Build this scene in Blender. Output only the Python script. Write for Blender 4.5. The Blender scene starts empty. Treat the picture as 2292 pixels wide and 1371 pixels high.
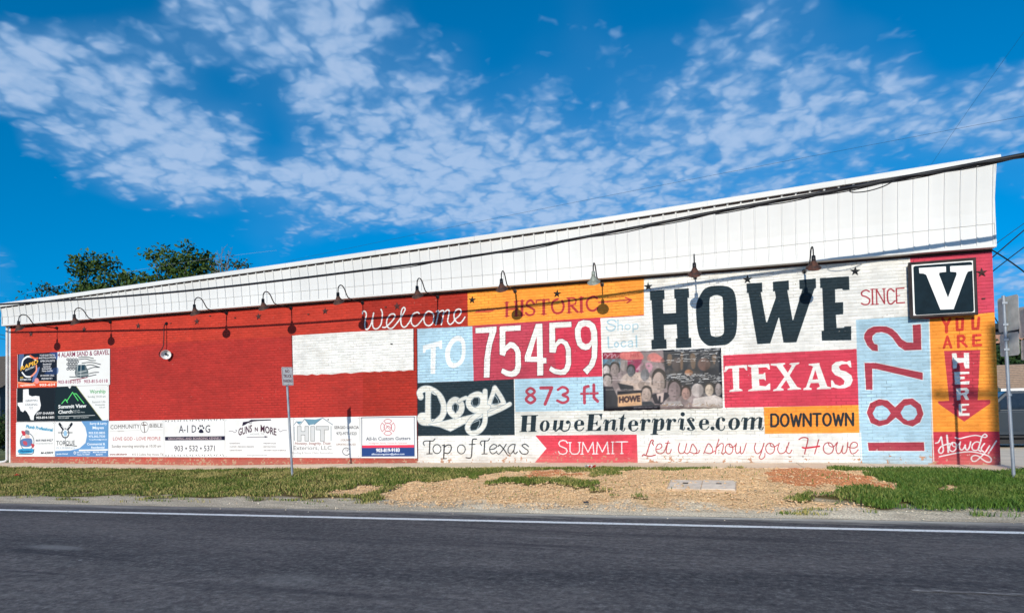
import bpy, bmesh, math, random
import numpy as np
from mathutils import Vector, Matrix, Euler
random.seed(7); rng = np.random.default_rng(7)
SC = bpy.context.scene
COL = SC.collection
# ------------------------------------------------------------------ camera
# world: the painted wall is the plane y=0 (X along it), z=0 is its foot, metres
YAW, PIT, ROL, FPX, CYP, CD, CH = 0.30205, 0.02744, -0.01985, 1438.3, 874.3, 16.770, 1.5913
W0, H0 = 2292.0, 1371.0
_f = np.array([-math.sin(YAW)*math.cos(PIT), math.cos(YAW)*math.cos(PIT), math.sin(PIT)])
_r = np.array([math.cos(YAW), math.sin(YAW), 0.0]); _u = np.cross(_r, _f)
R2 = math.cos(ROL)*_r + math.sin(ROL)*_u
U2 = -math.sin(ROL)*_r + math.cos(ROL)*_u
CAMP = np.array([0.0, -CD, CH])
def ray(u, v):
    u = np.asarray(u, float); v = np.asarray(v, float)
    return _f + R2*((u-W0/2)/FPX)[..., None] + U2*((CYP-v)/FPX)[..., None]
def wl(u, v, y=0.0):
    """photo point -> world point on the vertical plane y"""
    d = ray(u, v); t = (y+CD)/d[..., 1]
    return CAMP + d*t[..., None]
def gd(u, v, z=0.0):
    d = ray(u, v); t = (z-CH)/d[..., 2]
    return CAMP + d*t[..., None]
cam = bpy.data.cameras.new('camera'); co = bpy.data.objects.new('camera', cam); COL.objects.link(co)
M = Matrix(((R2[0], U2[0], -_f[0], CAMP[0]), (R2[1], U2[1], -_f[1], CAMP[1]), (R2[2], U2[2], -_f[2], CAMP[2]), (0, 0, 0, 1)))
co.matrix_world = M
cam.sensor_width = 36; cam.sensor_fit = 'HORIZONTAL'
cam.lens = FPX/W0*36; cam.shift_y = (CYP-H0/2)/W0
cam.clip_start = 0.05; cam.clip_end = 3000
SC.camera = co
# ------------------------------------------------------------------ light
SUN_TAN = 0.37
ELEV = math.atan(SUN_TAN)
sun = bpy.data.lights.new('sun', 'SUN'); so = bpy.data.objects.new('sun', sun); COL.objects.link(so)
sun.energy = 4.0; sun.angle = math.radians(0.53); sun.color = (1.0, 0.925, 0.79)
so.rotation_euler = Vector((0, math.cos(ELEV), -math.sin(ELEV))).to_track_quat('-Z', 'Y').to_euler()
so.location = (0, -30, 20)
SC.view_settings.view_transform = 'Standard'; SC.view_settings.look = 'None'
SC.view_settings.exposure = 0.0; SC.view_settings.gamma = 1.0; SC.view_settings.use_curve_mapping = False
world = bpy.data.worlds.new('World'); SC.world = world; world.use_nodes = True
world.cycles.sampling_method = 'MANUAL'; world.cycles.sample_map_resolution = 512

class NT:
    """small helper for building node trees"""
    def __init__(s, tree): s.t = tree; s.n = tree.nodes; s.l = tree.links
    def node(s, typ, **kw):
        n = s.n.new(typ)
        for k, v in kw.items(): setattr(n, k, v)
        return n
    def put(s, sock, val):
        if hasattr(val, 'is_output') or isinstance(val, bpy.types.NodeSocket): s.l.new(val, sock)
        else:
            sock.default_value = val
    def math(s, op, a, b=0.0, c=None, clamp=False):
        n = s.node('ShaderNodeMath', operation=op, use_clamp=clamp); s.put(n.inputs[0], a); s.put(n.inputs[1], b)
        if c is not None: s.put(n.inputs[2], c)
        return n.outputs[0]
    def vmath(s, op, a, b=None, scale=None):
        n = s.node('ShaderNodeVectorMath', operation=op); s.put(n.inputs[0], a)
        if b is not None: s.put(n.inputs[1], b)
        if scale is not None: s.put(n.inputs['Scale'], scale)
        return n.outputs['Value'] if op in ('DOT_PRODUCT', 'LENGTH') else n.outputs[0]
    def noise(s, vec, scale, detail=4, rough=0.55, dist=0.0, out='Fac'):
        n = s.node('ShaderNodeTexNoise'); s.put(n.inputs['Vector'], vec); n.inputs['Scale'].default_value = scale
        n.inputs['Detail'].default_value = detail; n.inputs['Roughness'].default_value = rough; n.inputs['Distortion'].default_value = dist
        return n.outputs[0] if out == 'Fac' else n.outputs[1]
    def ramp(s, fac, lo, hi, smooth=True):
        n = s.node('ShaderNodeMapRange'); n.interpolation_type = 'SMOOTHSTEP' if smooth else 'LINEAR'
        s.put(n.inputs[0], fac); s.put(n.inputs[1], lo); s.put(n.inputs[2], hi); return n.outputs[0]
    def mix(s, fac, a, b, mode='MIX'):
        n = s.node('ShaderNodeMix', data_type='RGBA', blend_type=mode); s.put(n.inputs[0], fac)
        s.put(n.inputs[6], a); s.put(n.inputs[7], b); return n.outputs[2]
    def comb(s, x, y, z):
        n = s.node('ShaderNodeCombineXYZ'); s.put(n.inputs[0], x); s.put(n.inputs[1], y); s.put(n.inputs[2], z); return n.outputs[0]
    def sep(s, v):
        n = s.node('ShaderNodeSeparateXYZ'); s.put(n.inputs[0], v); return n.outputs

# sky: Nishita atmosphere with a sheet of altocumulus, laid out on a cloud plane overhead
w = NT(world.node_tree); w.n.clear()
sky = w.node('ShaderNodeTexSky'); sky.sky_type = 'NISHITA'; sky.sun_disc = False
sky.sun_elevation = ELEV; sky.sun_rotation = math.radians(180); sky.altitude = 200
sky.air_density = 1.0; sky.dust_density = 0.3; sky.ozone_density = 3.0
tc = w.node('ShaderNodeTexCoord'); dirv = w.vmath('NORMALIZE', tc.outputs['Generated'])
# very clear, dry air: the deep blue reaches low down
lx_, ly_, lz_0 = w.sep(dirv)
w.l.new(w.vmath('NORMALIZE', w.comb(lx_, ly_, w.math('ADD', w.math('MULTIPLY', w.math('MAXIMUM', lz_0, 0.0), .96), .145))), sky.inputs['Vector'])
sx, sy, sz = w.sep(dirv)
hz = w.math('ADD', w.math('MAXIMUM', sz, 0.0), 0.22)
P = w.comb(w.math('DIVIDE', sx, hz), w.math('DIVIDE', sy, hz), 0.0)     # position on the cloud sheet
def skydir(u, v):
    d = ray(u, v); return d/np.linalg.norm(d)
GRID = """
1 0 1 2 6 8 8 7 8 3 0 0 2 3 2 2 3 6 5 2 0 0 0 0
9 8 6 6 6 7 8 8 8 5 4 2 3 4 4 4 6 7 5 4 3 0 0 0
8 9 8 8 5 3 4 8 8 7 6 4 5 4 5 6 6 7 7 7 7 5 6 7
0 5 8 9 9 7 3 6 8 8 8 8 7 6 7 8 8 8 8 7 7 8 8 7
0 0 5 8 9 9 9 9 9 9 9 9 9 9 8 8 7 7 6 5 4 4 4 4
0 0 0 0 1 2 4 6 7 8 9 9 9 8 7 7 6 6 5 4 3 2 0 2
4 0 0 0 0 0 3 2 0 0 0 2 4 4 4 4 4 4 4 4 3 3 6 7
3 0 0 0 0 0 0 0 0 0 0 0 2 3 3 3 3 3 3 3 3 3 6 6"""
GR_ = np.array([[float(c) for c in r.split()] for r in GRID.strip().splitlines()])/9
def cover_map(w_=2048, h_=1024):
    """how thick the cloud sheet is, by compass direction and height (u: azimuth, v: elevation)"""
    az = ((np.arange(w_)+.5)/w_-.5)*2*np.pi; el = ((np.arange(h_)+.5)/h_-.5)*np.pi
    A, E_ = np.meshgrid(az, el); D = np.stack([np.sin(A)*np.cos(E_), np.cos(A)*np.cos(E_), np.sin(E_)], -1)
    z = D@_f; zs = np.maximum(z, .05); u = W0/2+FPX*(D@R2)/zs; v = CYP-FPX*(D@U2)/zs
    gx = np.clip(u/100, 0, 22.999); gy = np.clip(v/100, 0, 6.999); i = gx.astype(int); j = gy.astype(int); fx = gx-i; fy = gy-j; fx = fx*fx*(3-2*fx); fy = fy*fy*(3-2*fy)
    c = (GR_[j, i]*(1-fx)+GR_[j, i+1]*fx)*(1-fy)+(GR_[j+1, i]*(1-fx)+GR_[j+1, i+1]*fx)*fy
    outx = np.maximum(np.maximum(-u, u-W0)/700, 0); outy = np.maximum(-v/500, 0); inside = (z > .05)*np.clip(1-np.maximum(outx, outy), 0, 1)
    r = np.random.default_rng(2); g = r.random((24, 48)); ai = (A/(2*np.pi)+.5)*46; ej = (E_/np.pi+.5)*22; i = ai.astype(int); j = ej.astype(int); fx = ai-i; fy = ej-j
    n = (g[j, i]*(1-fx)+g[j, i+1]*fx)*(1-fy)+(g[j+1, i]*(1-fx)+g[j+1, i+1]*fx)*fy
    c = c*inside+(n*.8+.28)*(1-inside)  # unseen cover outside the view thickened to whiten the sky's fill light
    im = bpy.data.images.new('cloud_cover', w_, h_, alpha=False, float_buffer=True); im.colorspace_settings.name = 'Non-Color'
    buf = np.ones((h_, w_, 4), np.float32); buf[..., :3] = np.clip(c, 0, 1)[..., None]; im.pixels.foreach_set(buf.ravel()); im.pack(); return im
wob = w.noise(P, 1.8, 4, .6, out='Col'); dirw = w.vmath('ADD', dirv, w.vmath('SCALE', w.vmath('SUBTRACT', wob, (.5, .5, .5)), scale=0.11))
dirw = w.vmath('NORMALIZE', dirw); dx_, dy_, dz_ = w.sep(dirw)
uvc = w.comb(w.math('ADD', w.math('DIVIDE', w.math('ARCTAN2', dx_, dy_), 2*math.pi), .5), w.math('ADD', w.math('DIVIDE', w.math('ARCSINE', dz_), math.pi), .5), 0.0)
ci = w.node('ShaderNodeTexImage'); ci.image = cover_map(); ci.interpolation = 'Linear'; ci.extension = 'REPEAT'; w.l.new(uvc, ci.inputs['Vector'])
cov = ci.outputs[0]
# puffs: warped cells plus fractal noise
warp = w.noise(P, 9.0, 3, .6, out='Col')
Pw = w.vmath('ADD', P, w.vmath('SCALE', w.vmath('SUBTRACT', warp, (.5, .5, .5)), scale=.12))
def cells(vec, scale, smooth):
    v = w.node('ShaderNodeTexVoronoi'); v.feature = 'SMOOTH_F1'; v.inputs['Scale'].default_value = scale
    v.inputs['Smoothness'].default_value = smooth; w.put(v.inputs['Vector'], vec); return v.outputs['Distance']
c1 = w.math('SUBTRACT', 1.0, w.math('MULTIPLY', cells(Pw, 17.0, .3), 1.5))
c2 = w.math('SUBTRACT', 1.0, w.math('MULTIPLY', cells(Pw, 36.0, .3), 1.5))
fb = w.noise(Pw, 10.0, 8, .60)
fb2 = w.noise(w.vmath('MULTIPLY', P, (1.0, 1.0, 1.0)), 3.0, 4, .55)
puff = w.math('ADD', w.math('ADD', w.math('MULTIPLY', c1, .40), w.math('MULTIPLY', c2, .20)), w.math('ADD', w.math('MULTIPLY', fb, .44), w.math('MULTIPLY', fb2, .20)))
dens = w.math('ADD', puff, w.math('MULTIPLY', cov, .88))
alpha = w.math('ADD', w.math('MULTIPLY', w.ramp(dens, .86, 1.32), .60), w.math('MULTIPLY', w.ramp(cov, .2, .95), .28))
alpha = w.math('MULTIPLY', alpha, w.ramp(sz, 0.02, 0.10))
thick = w.ramp(dens, 1.0, 1.5)
hs = w.node('ShaderNodeHueSaturation'); hs.inputs['Saturation'].default_value = 1.52; hs.inputs['Hue'].default_value = .484; hs.inputs['Value'].default_value = 1.0
w.l.new(sky.outputs[0], hs.inputs['Color'])
SKYK = 0.135
blue = w.mix(1.0, hs.outputs[0], (SKYK, SKYK, SKYK*1.20, 1), 'MULTIPLY')
cl = w.mix(thick, (.22, .42, .72, 1), (.46, .61, .85, 1))
skc = w.mix(w.math('MULTIPLY', alpha, .92), blue, cl)
bg = w.node('ShaderNodeBackground'); bg.inputs['Strength'].default_value = 1.0
w.l.new(skc, bg.inputs['Color'])
wo = w.node('ShaderNodeOutputWorld'); w.l.new(bg.outputs[0], wo.inputs[0])

# ------------------------------------------------------------------ helpers
def srgb(r, g, b):
    f = lambda c: (c/255/12.92) if c/255 <= .04045 else ((c/255+.055)/1.055)**2.4
    return (f(r), f(g), f(b))
MATS = {}
def mat(name, col, rough=.7, metal=0.0, var=.12, scale=6.0, bump=0.0, bscale=60.0, spec=.3, coat=0.0, col2=None, stretch=None):
    if name in MATS: return MATS[name]
    m = bpy.data.materials.new(name); m.use_nodes = True; t = NT(m.node_tree); b = m.node_tree.nodes['Principled BSDF']
    tcn = t.node('ShaderNodeTexCoord'); v = tcn.outputs['Object']
    if stretch: v = t.vmath('MULTIPLY', v, stretch)
    n = t.noise(v, scale, 5, .6)
    c = tuple(col)+(1,)
    c2 = tuple(col2)+(1,) if col2 else tuple(x*(1-var*2) for x in col)+(1,)
    t.l.new(t.mix(t.ramp(n, .3, .7), c2, tuple(min(1, x*(1+var)) for x in col)+(1,) if not col2 else c), b.inputs['Base Color'])
    b.inputs['Roughness'].default_value = rough; b.inputs['Metallic'].default_value = metal
    b.inputs['Specular IOR Level'].default_value = spec; b.inputs['Coat Weight'].default_value = coat
    if bump:
        bn = t.node('ShaderNodeBump'); bn.inputs['Strength'].default_value = bump; bn.inputs['Distance'].default_value = .01
        t.l.new(t.noise(v, bscale, 4, .6), bn.inputs['Height']); t.l.new(bn.outputs[0], b.inputs['Normal'])
    MATS[name] = m; return m
def mesh_np(name, V, F, m=None, smooth=False):
    me = bpy.data.meshes.new(name)
    me.from_pydata([tuple(v) for v in V], [], [tuple(f) for f in F]); me.update()
    if m: me.materials.append(m)
    if smooth:
        for p in me.polygons: p.use_smooth = True
    return me
def fast_mesh(name, V, F, m=None, k=None):
    """many same-size faces (k corners each)"""
    V = np.asarray(V, np.float32); F = np.asarray(F, np.int32); k = F.shape[1]
    me = bpy.data.meshes.new(name); me.vertices.add(len(V)); me.vertices.foreach_set('co', V.ravel())
    me.loops.add(F.size); me.loops.foreach_set('vertex_index', F.ravel())
    me.polygons.add(len(F)); me.polygons.foreach_set('loop_start', np.arange(0, F.size, k, dtype=np.int32))
    me.polygons.foreach_set('loop_total', np.full(len(F), k, np.int32)); me.update(calc_edges=True)
    if m: me.materials.append(m)
    return me
def link(o, parent=None):
    COL.objects.link(o)
    if parent: o.parent = parent
    return o
def ob(name, me, parent=None, loc=None, rot=None):
    o = bpy.data.objects.new(name, me)
    if loc is not None: o.location = loc
    if rot is not None: o.rotation_euler = rot
    return link(o, parent)
def empty(name, loc=(0, 0, 0), rot=(0, 0, 0)):
    o = bpy.data.objects.new(name, None); o.location = loc; o.rotation_euler = rot; o.empty_display_size = .2
    return link(o)
def tag(o, label=None, cat=None, group=None, kind=None):
    if label: o['label'] = label
    if cat: o['category'] = cat
    if group: o['group'] = group
    if kind: o['kind'] = kind
    return o
class MB:
    """collects simple solids into one mesh"""
    def __init__(s): s.V = []; s.F = []; s.sm = []
    def add(s, V, F, smooth=False):
        o = len(s.V); s.V += [tuple(v) for v in V]; s.F += [tuple(i+o for i in f) for f in F]; s.sm += [smooth]*len(F); return s
    def box(s, x0, x1, y0, y1, z0, z1):
        V = [(x, y, z) for x in (x0, x1) for y in (y0, y1) for z in (z0, z1)]
        return s.add(V, [(0, 1, 3, 2), (4, 6, 7, 5), (0, 4, 5, 1), (2, 3, 7, 6), (0, 2, 6, 4), (1, 5, 7, 3)])
    def tube(s, pts, r, n=8, caps=True, smooth=True):
        pts = [Vector(p) for p in pts]; rr = r if hasattr(r, '__len__') else [r]*len(pts)
        V = []; F = []; ref = None
        for i, p in enumerate(pts):
            a = pts[max(i-1, 0)]; b = pts[min(i+1, len(pts)-1)]; d = (b-a).normalized()
            if ref is None:
                ref = d.orthogonal().normalized()
            ref = (ref - d*ref.dot(d)).normalized(); q = d.cross(ref)
            for k in range(n):
                an = 2*math.pi*k/n; V.append(p + (ref*math.cos(an)+q*math.sin(an))*rr[i])
        for i in range(len(pts)-1):
            for k in range(n):
                F.append((i*n+k, i*n+(k+1) % n, (i+1)*n+(k+1) % n, (i+1)*n+k))
        s.add(V, F, smooth)
        if caps:
            s.add(V[:n], [tuple(range(n))[::-1]]); s.add(V[-n:], [tuple(range(n))])
        return s
    def rings(s, rings, smooth=True, cap0=False, cap1=False):
        n = len(rings[0]); V = [v for r in rings for v in r]; F = []
        for i in range(len(rings)-1):
            for k in range(n): F.append((i*n+k, i*n+(k+1) % n, (i+1)*n+(k+1) % n, (i+1)*n+k))
        s.add(V, F, smooth)
        if cap0: s.add(rings[0], [tuple(range(n))[::-1]])
        if cap1: s.add(rings[-1], [tuple(range(n))])
        return s
    def prism(s, poly, y0, y1):
        """polygon in (x,z) extruded from y0 to y1"""
        n = len(poly); V = [(x, y0, z) for x, z in poly]+[(x, y1, z) for x, z in poly]
        return s.add(V, [tuple(range(n)), tuple(range(2*n-1, n-1, -1))]+[(i, i+n, (i+1) % n+n, (i+1) % n) for i in range(n)])
    def mesh(s, name, m):
        me = mesh_np(name, s.V, s.F, m)
        me.polygons.foreach_set('use_smooth', s.sm)
        bm = bmesh.new(); bm.from_mesh(me); bmesh.ops.recalc_face_normals(bm, faces=bm.faces); bm.to_mesh(me); bm.free()
        return me
    def ob(s, name, m, parent=None): return ob(name, s.mesh(name, m), parent)
def catmull(pts, n=6, closed=False):
    pts = [np.array(p, float) for p in pts]
    if len(pts) < 3: return pts
    if closed: P4 = [pts[-1]]+pts+[pts[0], pts[1]]
    else: P4 = [2*pts[0]-pts[1]]+pts+[2*pts[-1]-pts[-2]]
    out = []
    for i in range(1, len(P4)-2):
        a, b, c, d = P4[i-1:i+3]
        for k in range(n):
            t = k/n
            out.append(.5*((2*b)+(c-a)*t+(2*a-5*b+4*c-d)*t*t+(3*b-a-3*c+d)*t**3))
    if not closed: out.append(pts[-1])
    else: out.append(out[0])
    return out
# ------------------------------------------------------------------ paint: flat colour laid out on the wall plane
def vnoise(h, wd, cell, seed):
    r = np.random.default_rng(seed); gh, gw = int(h/cell)+3, int(wd/cell)+3; g = r.random((gh, gw)).astype(np.float32)
    yy = np.arange(h)/cell; xx = np.arange(wd)/cell; y0 = yy.astype(int); x0 = xx.astype(int)
    fy = (yy-y0)[:, None]; fx = (xx-x0)[None]; fy = fy*fy*(3-2*fy); fx = fx*fx*(3-2*fx)
    a = g[y0][:, x0]; b = g[y0][:, x0+1]; c = g[y0+1][:, x0]; d = g[y0+1][:, x0+1]
    return ((a*(1-fx)+b*fx)*(1-fy)+(c*(1-fx)+d*fx)*fy).astype(np.float32)
class Canvas:
    def __init__(s, x0, z0, x1, z1, ppm, y=0.0, base=(255, 255, 255)):
        s.x0, s.z0, s.x1, s.z1, s.ppm, s.y = x0, z0, x1, z1, ppm, y
        s.W = int((x1-x0)*ppm); s.H = int((z1-z0)*ppm)
        s.a = np.empty((s.H, s.W, 3), np.float32); s.a[:] = np.array(base, np.float32)/255
    def c(s, pts):
        P = np.array(pts, float).reshape(-1, 2); Q = wl(P[:, 0], P[:, 1], s.y)
        return np.stack([(Q[:, 0]-s.x0)*s.ppm, (Q[:, 2]-s.z0)*s.ppm], 1)
    def sc(s, u, v):
        q = s.c([(u, v), (u+1, v), (u, v+1)]); return math.sqrt(abs(q[1, 0]-q[0, 0])*abs(q[2, 1]-q[0, 1]))
    def _bb(s, Q, pad):
        a = np.floor(Q.min(0)-pad).astype(int); b = np.ceil(Q.max(0)+pad).astype(int)+1
        return max(a[0], 0), max(a[1], 0), min(b[0], s.W), min(b[1], s.H)
    def _blend(s, x0, y0, x1, y1, cov, col):
        v = s.a[y0:y1, x0:x1]; cv = cov[..., None]; v[:] = v*(1-cv)+(np.array(col, np.float32)/255)*cv
    def raw_poly(s, Qs, col, al=1.0):
        x0, y0, x1, y1 = s._bb(np.concatenate(Qs), 1)
        if x1 <= x0 or y1 <= y0: return
        h, wd = y1-y0, x1-x0; cov = np.zeros((h, wd), np.float32)
        for oy in (.25, .75):
            ys = np.arange(y0, y1)+oy; ins = np.zeros((h, wd, 2), bool); xs = np.stack([np.arange(x0, x1)+.25, np.arange(x0, x1)+.75], 1)
            for Q in Qs:
                A = Q; B = np.roll(Q, -1, 0)
                for (ax, ay), (bx, by) in zip(A, B):
                    if ay == by: continue
                    lo, hi = (ay, by) if ay < by else (by, ay)
                    r = np.where((ys > lo) & (ys <= hi))[0]
                    if not len(r): continue
                    xi = ax+(ys[r]-ay)*(bx-ax)/(by-ay)
                    ins[r] ^= xs[None] < xi[:, None, None]
            cov += ins.mean(2)*.5
        s._blend(x0, y0, x1, y1, cov*al, col)
    def poly(s, pts, col, holes=(), smooth=False, al=1.0):
        f = (lambda p: [tuple(q) for q in catmull(p, 5, True)[:-1]]) if smooth else (lambda p: p)
        s.raw_poly([s.c(f(pts))]+[s.c(f(h)) for h in holes], col, al)
    def stroke(s, pts, wpx, col, smooth=True, closed=False, al=1.0):
        if smooth: pts = catmull(pts, 6, closed)
        elif closed: pts = list(pts)+[pts[0]]
        Q = s.c(pts); r = max(wpx, 2.0 if s.ppm < 200 else 0)*s.sc(*pts[0])/2
        x0, y0, x1, y1 = s._bb(Q, r+2)
        if x1 <= x0 or y1 <= y0: return
        D = np.full((y1-y0, x1-x0), 1e9, np.float32)
        for A, B in zip(Q[:-1], Q[1:]):
            a0, b0, a1, b1 = s._bb(np.stack([A, B]), r+2)
            if a1 <= a0 or b1 <= b0: continue
            X = (np.arange(a0, a1)+.5)[None]; Y = (np.arange(b0, b1)+.5)[:, None]; d = B-A; L = d@d
            t = np.clip(((X-A[0])*d[0]+(Y-A[1])*d[1])/L, 0, 1) if L > 1e-9 else 0*X*Y
            e = np.hypot(X-A[0]-t*d[0], Y-A[1]-t*d[1])
            v = D[b0-y0:b1-y0, a0-x0:a1-x0]; np.minimum(v, e, out=v)
        s._blend(x0, y0, x1, y1, np.clip(r+.5-D, 0, 1)*al, col)
    def ell(s, cx, cy, rx, ry, col, skew=0.0, n=22):
        s.poly([(cx+rx*math.cos(t)-skew*ry*math.sin(t), cy+ry*math.sin(t)) for t in np.linspace(0, 2*math.pi, n, endpoint=False)], col)
    def ring(s, cx, cy, rx, ry, wpx, col):
        s.stroke([(cx+rx*math.cos(t), cy+ry*math.sin(t)) for t in np.linspace(0, 2*math.pi, 18, endpoint=False)], wpx, col, True, True)
    def text(s, st, x0, y0, x1, y1, cap, col, bold=0.0, shear=0.0):
        """built-in font between two baseline ends, cap height in photo pixels"""
        T, Wd = glyphs(st, bold)
        X = T[..., 0]/Wd; Y = T[..., 1]/.69
        px = x0+(x1-x0)*X+shear*cap*Y; py = y0+(y1-y0)*X-cap*Y
        Q = s.c(np.stack([px, py], -1).reshape(-1, 2)).reshape(-1, 3, 2)
        for tri in Q:
            a0, b0, a1, b1 = s._bb(tri, 1)
            if a1 <= a0 or b1 <= b0: continue
            X = (np.arange(a0, a1)+.5)[None]; Y = (np.arange(b0, b1)+.5)[:, None]
            A, B, C = tri; ar = (B[0]-A[0])*(C[1]-A[1])-(B[1]-A[1])*(C[0]-A[0])
            if abs(ar) < 1e-6: continue
            sg = 1 if ar > 0 else -1; cov = np.ones((b1-b0, a1-a0), np.float32)
            for p, q in ((A, B), (B, C), (C, A)):
                L = math.hypot(q[0]-p[0], q[1]-p[1])+1e-9
                cov *= np.clip(sg*((q[0]-p[0])*(Y-p[1])-(q[1]-p[1])*(X-p[0]))/L+.55, 0, 1)
            s._blend(a0, b0, a1, b1, np.minimum(cov*1.15, 1), col)
    def image(s, name):
        im = bpy.data.images.new(name, s.W, s.H, alpha=False)
        buf = np.ones((s.H, s.W, 4), np.float32); buf[..., :3] = np.clip(s.a, 0, 1)
        im.pixels.foreach_set(buf.ravel()); im.pack(); return im
_G = {}
def glyphs(st, bold):
    k = (st, bold)
    if k not in _G:
        c = bpy.data.curves.new('t', 'FONT'); c.body = st; c.offset = bold; c.resolution_u = 2; c.fill_mode = 'FRONT'
        o = bpy.data.objects.new('t', c); COL.objects.link(o)
        me = bpy.data.meshes.new_from_object(o.evaluated_get(bpy.context.evaluated_depsgraph_get()))
        me.calc_loop_triangles()
        V = np.array([v.co[:2] for v in me.vertices]); T = np.array([t.vertices[:] for t in me.loop_triangles])
        _G[k] = (V[T]-np.array([V[:, 0].min(), 0]), V[:, 0].max()-V[:, 0].min())
        bpy.data.objects.remove(o); bpy.data.curves.remove(c); bpy.data.meshes.remove(me)
    return _G[k]
def TR(x0, y0, k):
    return lambda pts: [(x0+a/k, y0+b/k) for a, b in pts]
# stroke capitals in a unit box
def arc(cx, cy, rx, ry, a0, a1, n=9): return [(cx+rx*math.cos(math.radians(a)), cy+ry*math.sin(math.radians(a))) for a in np.linspace(a0, a1, n)]
SF = {
 'H': ([[(0, 0), (0, 1)], [(1, 0), (1, 1)], [(0, .52), (1, .52)]], .8), 'I': ([[(.5, 0), (.5, 1)]], .3),
 'S': ([[(1, .80), (.85, .94), (.5, 1), (.15, .93), (.02, .76), (.15, .6), (.5, .5), (.85, .4), (.98, .24), (.85, .07), (.5, 0), (.12, .06), (0, .2)]], .75),
 'T': ([[(0, 1), (1, 1)], [(.5, 0), (.5, 1)]], .8), 'O': ([arc(.5, .5, .5, .5, 0, 360, 17)], .85),
 'R': ([[(0, 0), (0, 1), (.6, 1), (.92, .88), (.92, .64), (.6, .5), (0, .5)], [(.5, .5), (1, 0)]], .75),
 'C': ([[(1, .8), (.75, .97), (.45, 1), (.12, .85), (0, .5), (.12, .15), (.45, 0), (.75, .03), (1, .2)]], .75),
 'E': ([[(1, 1), (0, 1), (0, 0), (1, 0)], [(0, .52), (.75, .52)]], .7), 'N': ([[(0, 0), (0, 1), (1, 0), (1, 1)]], .8),
 'U': ([[(0, 1), (0, .25), (.2, .03), (.5, 0), (.8, .03), (1, .25), (1, 1)]], .8),
 'M': ([[(0, 0), (.08, 1), (.5, .15), (.92, 1), (1, 0)]], 1.0), 'D': ([[(0, 0), (0, 1), (.6, 1), (.95, .8), (1, .5), (.95, .2), (.6, 0), (0, 0)]], .78),
 'W': ([[(0, 1), (.25, 0), (.5, .85), (.75, 0), (1, 1)]], 1.1),
}
def sfont(cv, st, x0, y0, x1, y1, cap, wpx, col, serif=0.0, gap=.28, scales=None):
    tot = sum(SF[c][1] for c in st)+gap*(len(st)-1); X = 0
    for i, ch in enumerate(st):
        strokes, wd = SF[ch]; k = (scales or {}).get(i, 1.0)
        def m(p):
            f = (X+p[0]*wd)/tot; return (x0+(x1-x0)*f, y0+(y1-y0)*f-cap*k*p[1])
        for sk in strokes:
            cv.stroke([m(p) for p in sk], wpx, col, False)
            if serif:
                for e in (sk[0], sk[-1]):
                    if e[1] in (0, 1) and ch not in 'SOCD':
                        q = m(e); cv.stroke([(q[0]-serif, q[1]), (q[0]+serif, q[1]+(y1-y0)/(x1-x0)*serif)], wpx*.6, col, False)
        X += wd+gap
RED, RED2, CRIM, ORG = (198, 60, 44), (184, 52, 44), (212, 66, 88), (253, 158, 60)
WHT, BLU, NAVY, CREAM = (236, 236, 234), (176, 210, 230), (30, 48, 58), (222, 222, 217)
CRD = (172, 62, 78)
PX0, PX1, PZ0, PZ1 = -24.35, 6.1, -.35, 5.05
mu = Canvas(PX0, PZ0, PX1, PZ1, 130, 0.0, RED)
L = mu
L.poly([(0, 800), (245, 778), (420, 764), (653, 752), (812, 740), (812, 1060), (0, 1060)], RED2)
L.poly([(246, 780), (652, 755), (652, 935), (246, 938)], (182, 50, 44))
L.poly([(812, 655), (1047, 640), (1047, 731), (934, 737), (934, 1050), (812, 1050)], (172, 46, 34))
# blank white field, ragged below
pts = [(653, 751), (790, 742.5), (925, 736)]+[(925.5, 829)]
for k in range(26):
    u = 925-k*10.8; pts.append((u, 829+(925-u)*.041+random.uniform(-1.6, 1.6)))
L.poly(pts+[(655, 840)], WHT)
L.poly([(1046, 630), (1443, 600), (1441, 704), (1047, 729.5)], ORG)
L.poly([(1441, 600), (2240, 540), (2240, 790), (1920, 1060), (934, 1060), (934, 977), (1153, 973), (1153, 848), (1344, 712), (1441, 706)], WHT)
L.poly([(1153, 921), (1350, 917), (1619, 912), (1709, 910), (1712, 970), (1154, 973)], CREAM)
L.poly([(932, 736), (1057, 730), (1060, 852), (934, 857)], BLU)
L.poly([(1058, 729), (1343.5, 711.5), (1348, 843), (1060, 852)], (190, 68, 88))
L.poly([(1225, 718), (1343.5, 711.5), (1348, 843), (1250, 847)], (218, 60, 86), al=.75)
L.poly([(934, 857), (1150, 848.5), (1153, 973), (935, 976)], NAVY)
L.poly([(1151, 848), (1349, 842), (1351, 917), (1153, 921)], BLU)
L.poly([(1618, 795), (1917, 781), (1921.5, 906.5), (1622, 912)], CRIM)
L.poly([(1709, 911), (1921.5, 906), (1924, 968), (1712, 970)], ORG)
L.poly([(1915.5, 716), (2079, 705), (2087.5, 1060), (1926, 1060)], BLU)
L.poly([(2036.5, 560), (2260, 540), (2260, 698), (2080, 714), (2040, 712)], (216, 74, 98))
L.poly([(2079, 714), (2224, 699), (2260, 697), (2260, 965), (2087, 966)], ORG)
L.poly([(2087, 966), (2260, 965), (2260, 1080), (2090, 1080)], (206, 60, 78))
L.poly([(1198, 974), (1425, 972), (1428, 1060), (1198, 1060), (1198, 1033), (1223, 1003)], (222, 70, 88))
for a, b in (((2079, 714), (2087, 966)), ((2087, 966), (2090, 1042)), ((934, 976), (1198, 974)), ((1926, 968), (1928, 1036)), ((1153, 973), (1151, 849)), ((1617, 795), (1620, 912))):
    L.stroke([a, b], 2.2, (235, 235, 232), False)
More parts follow.
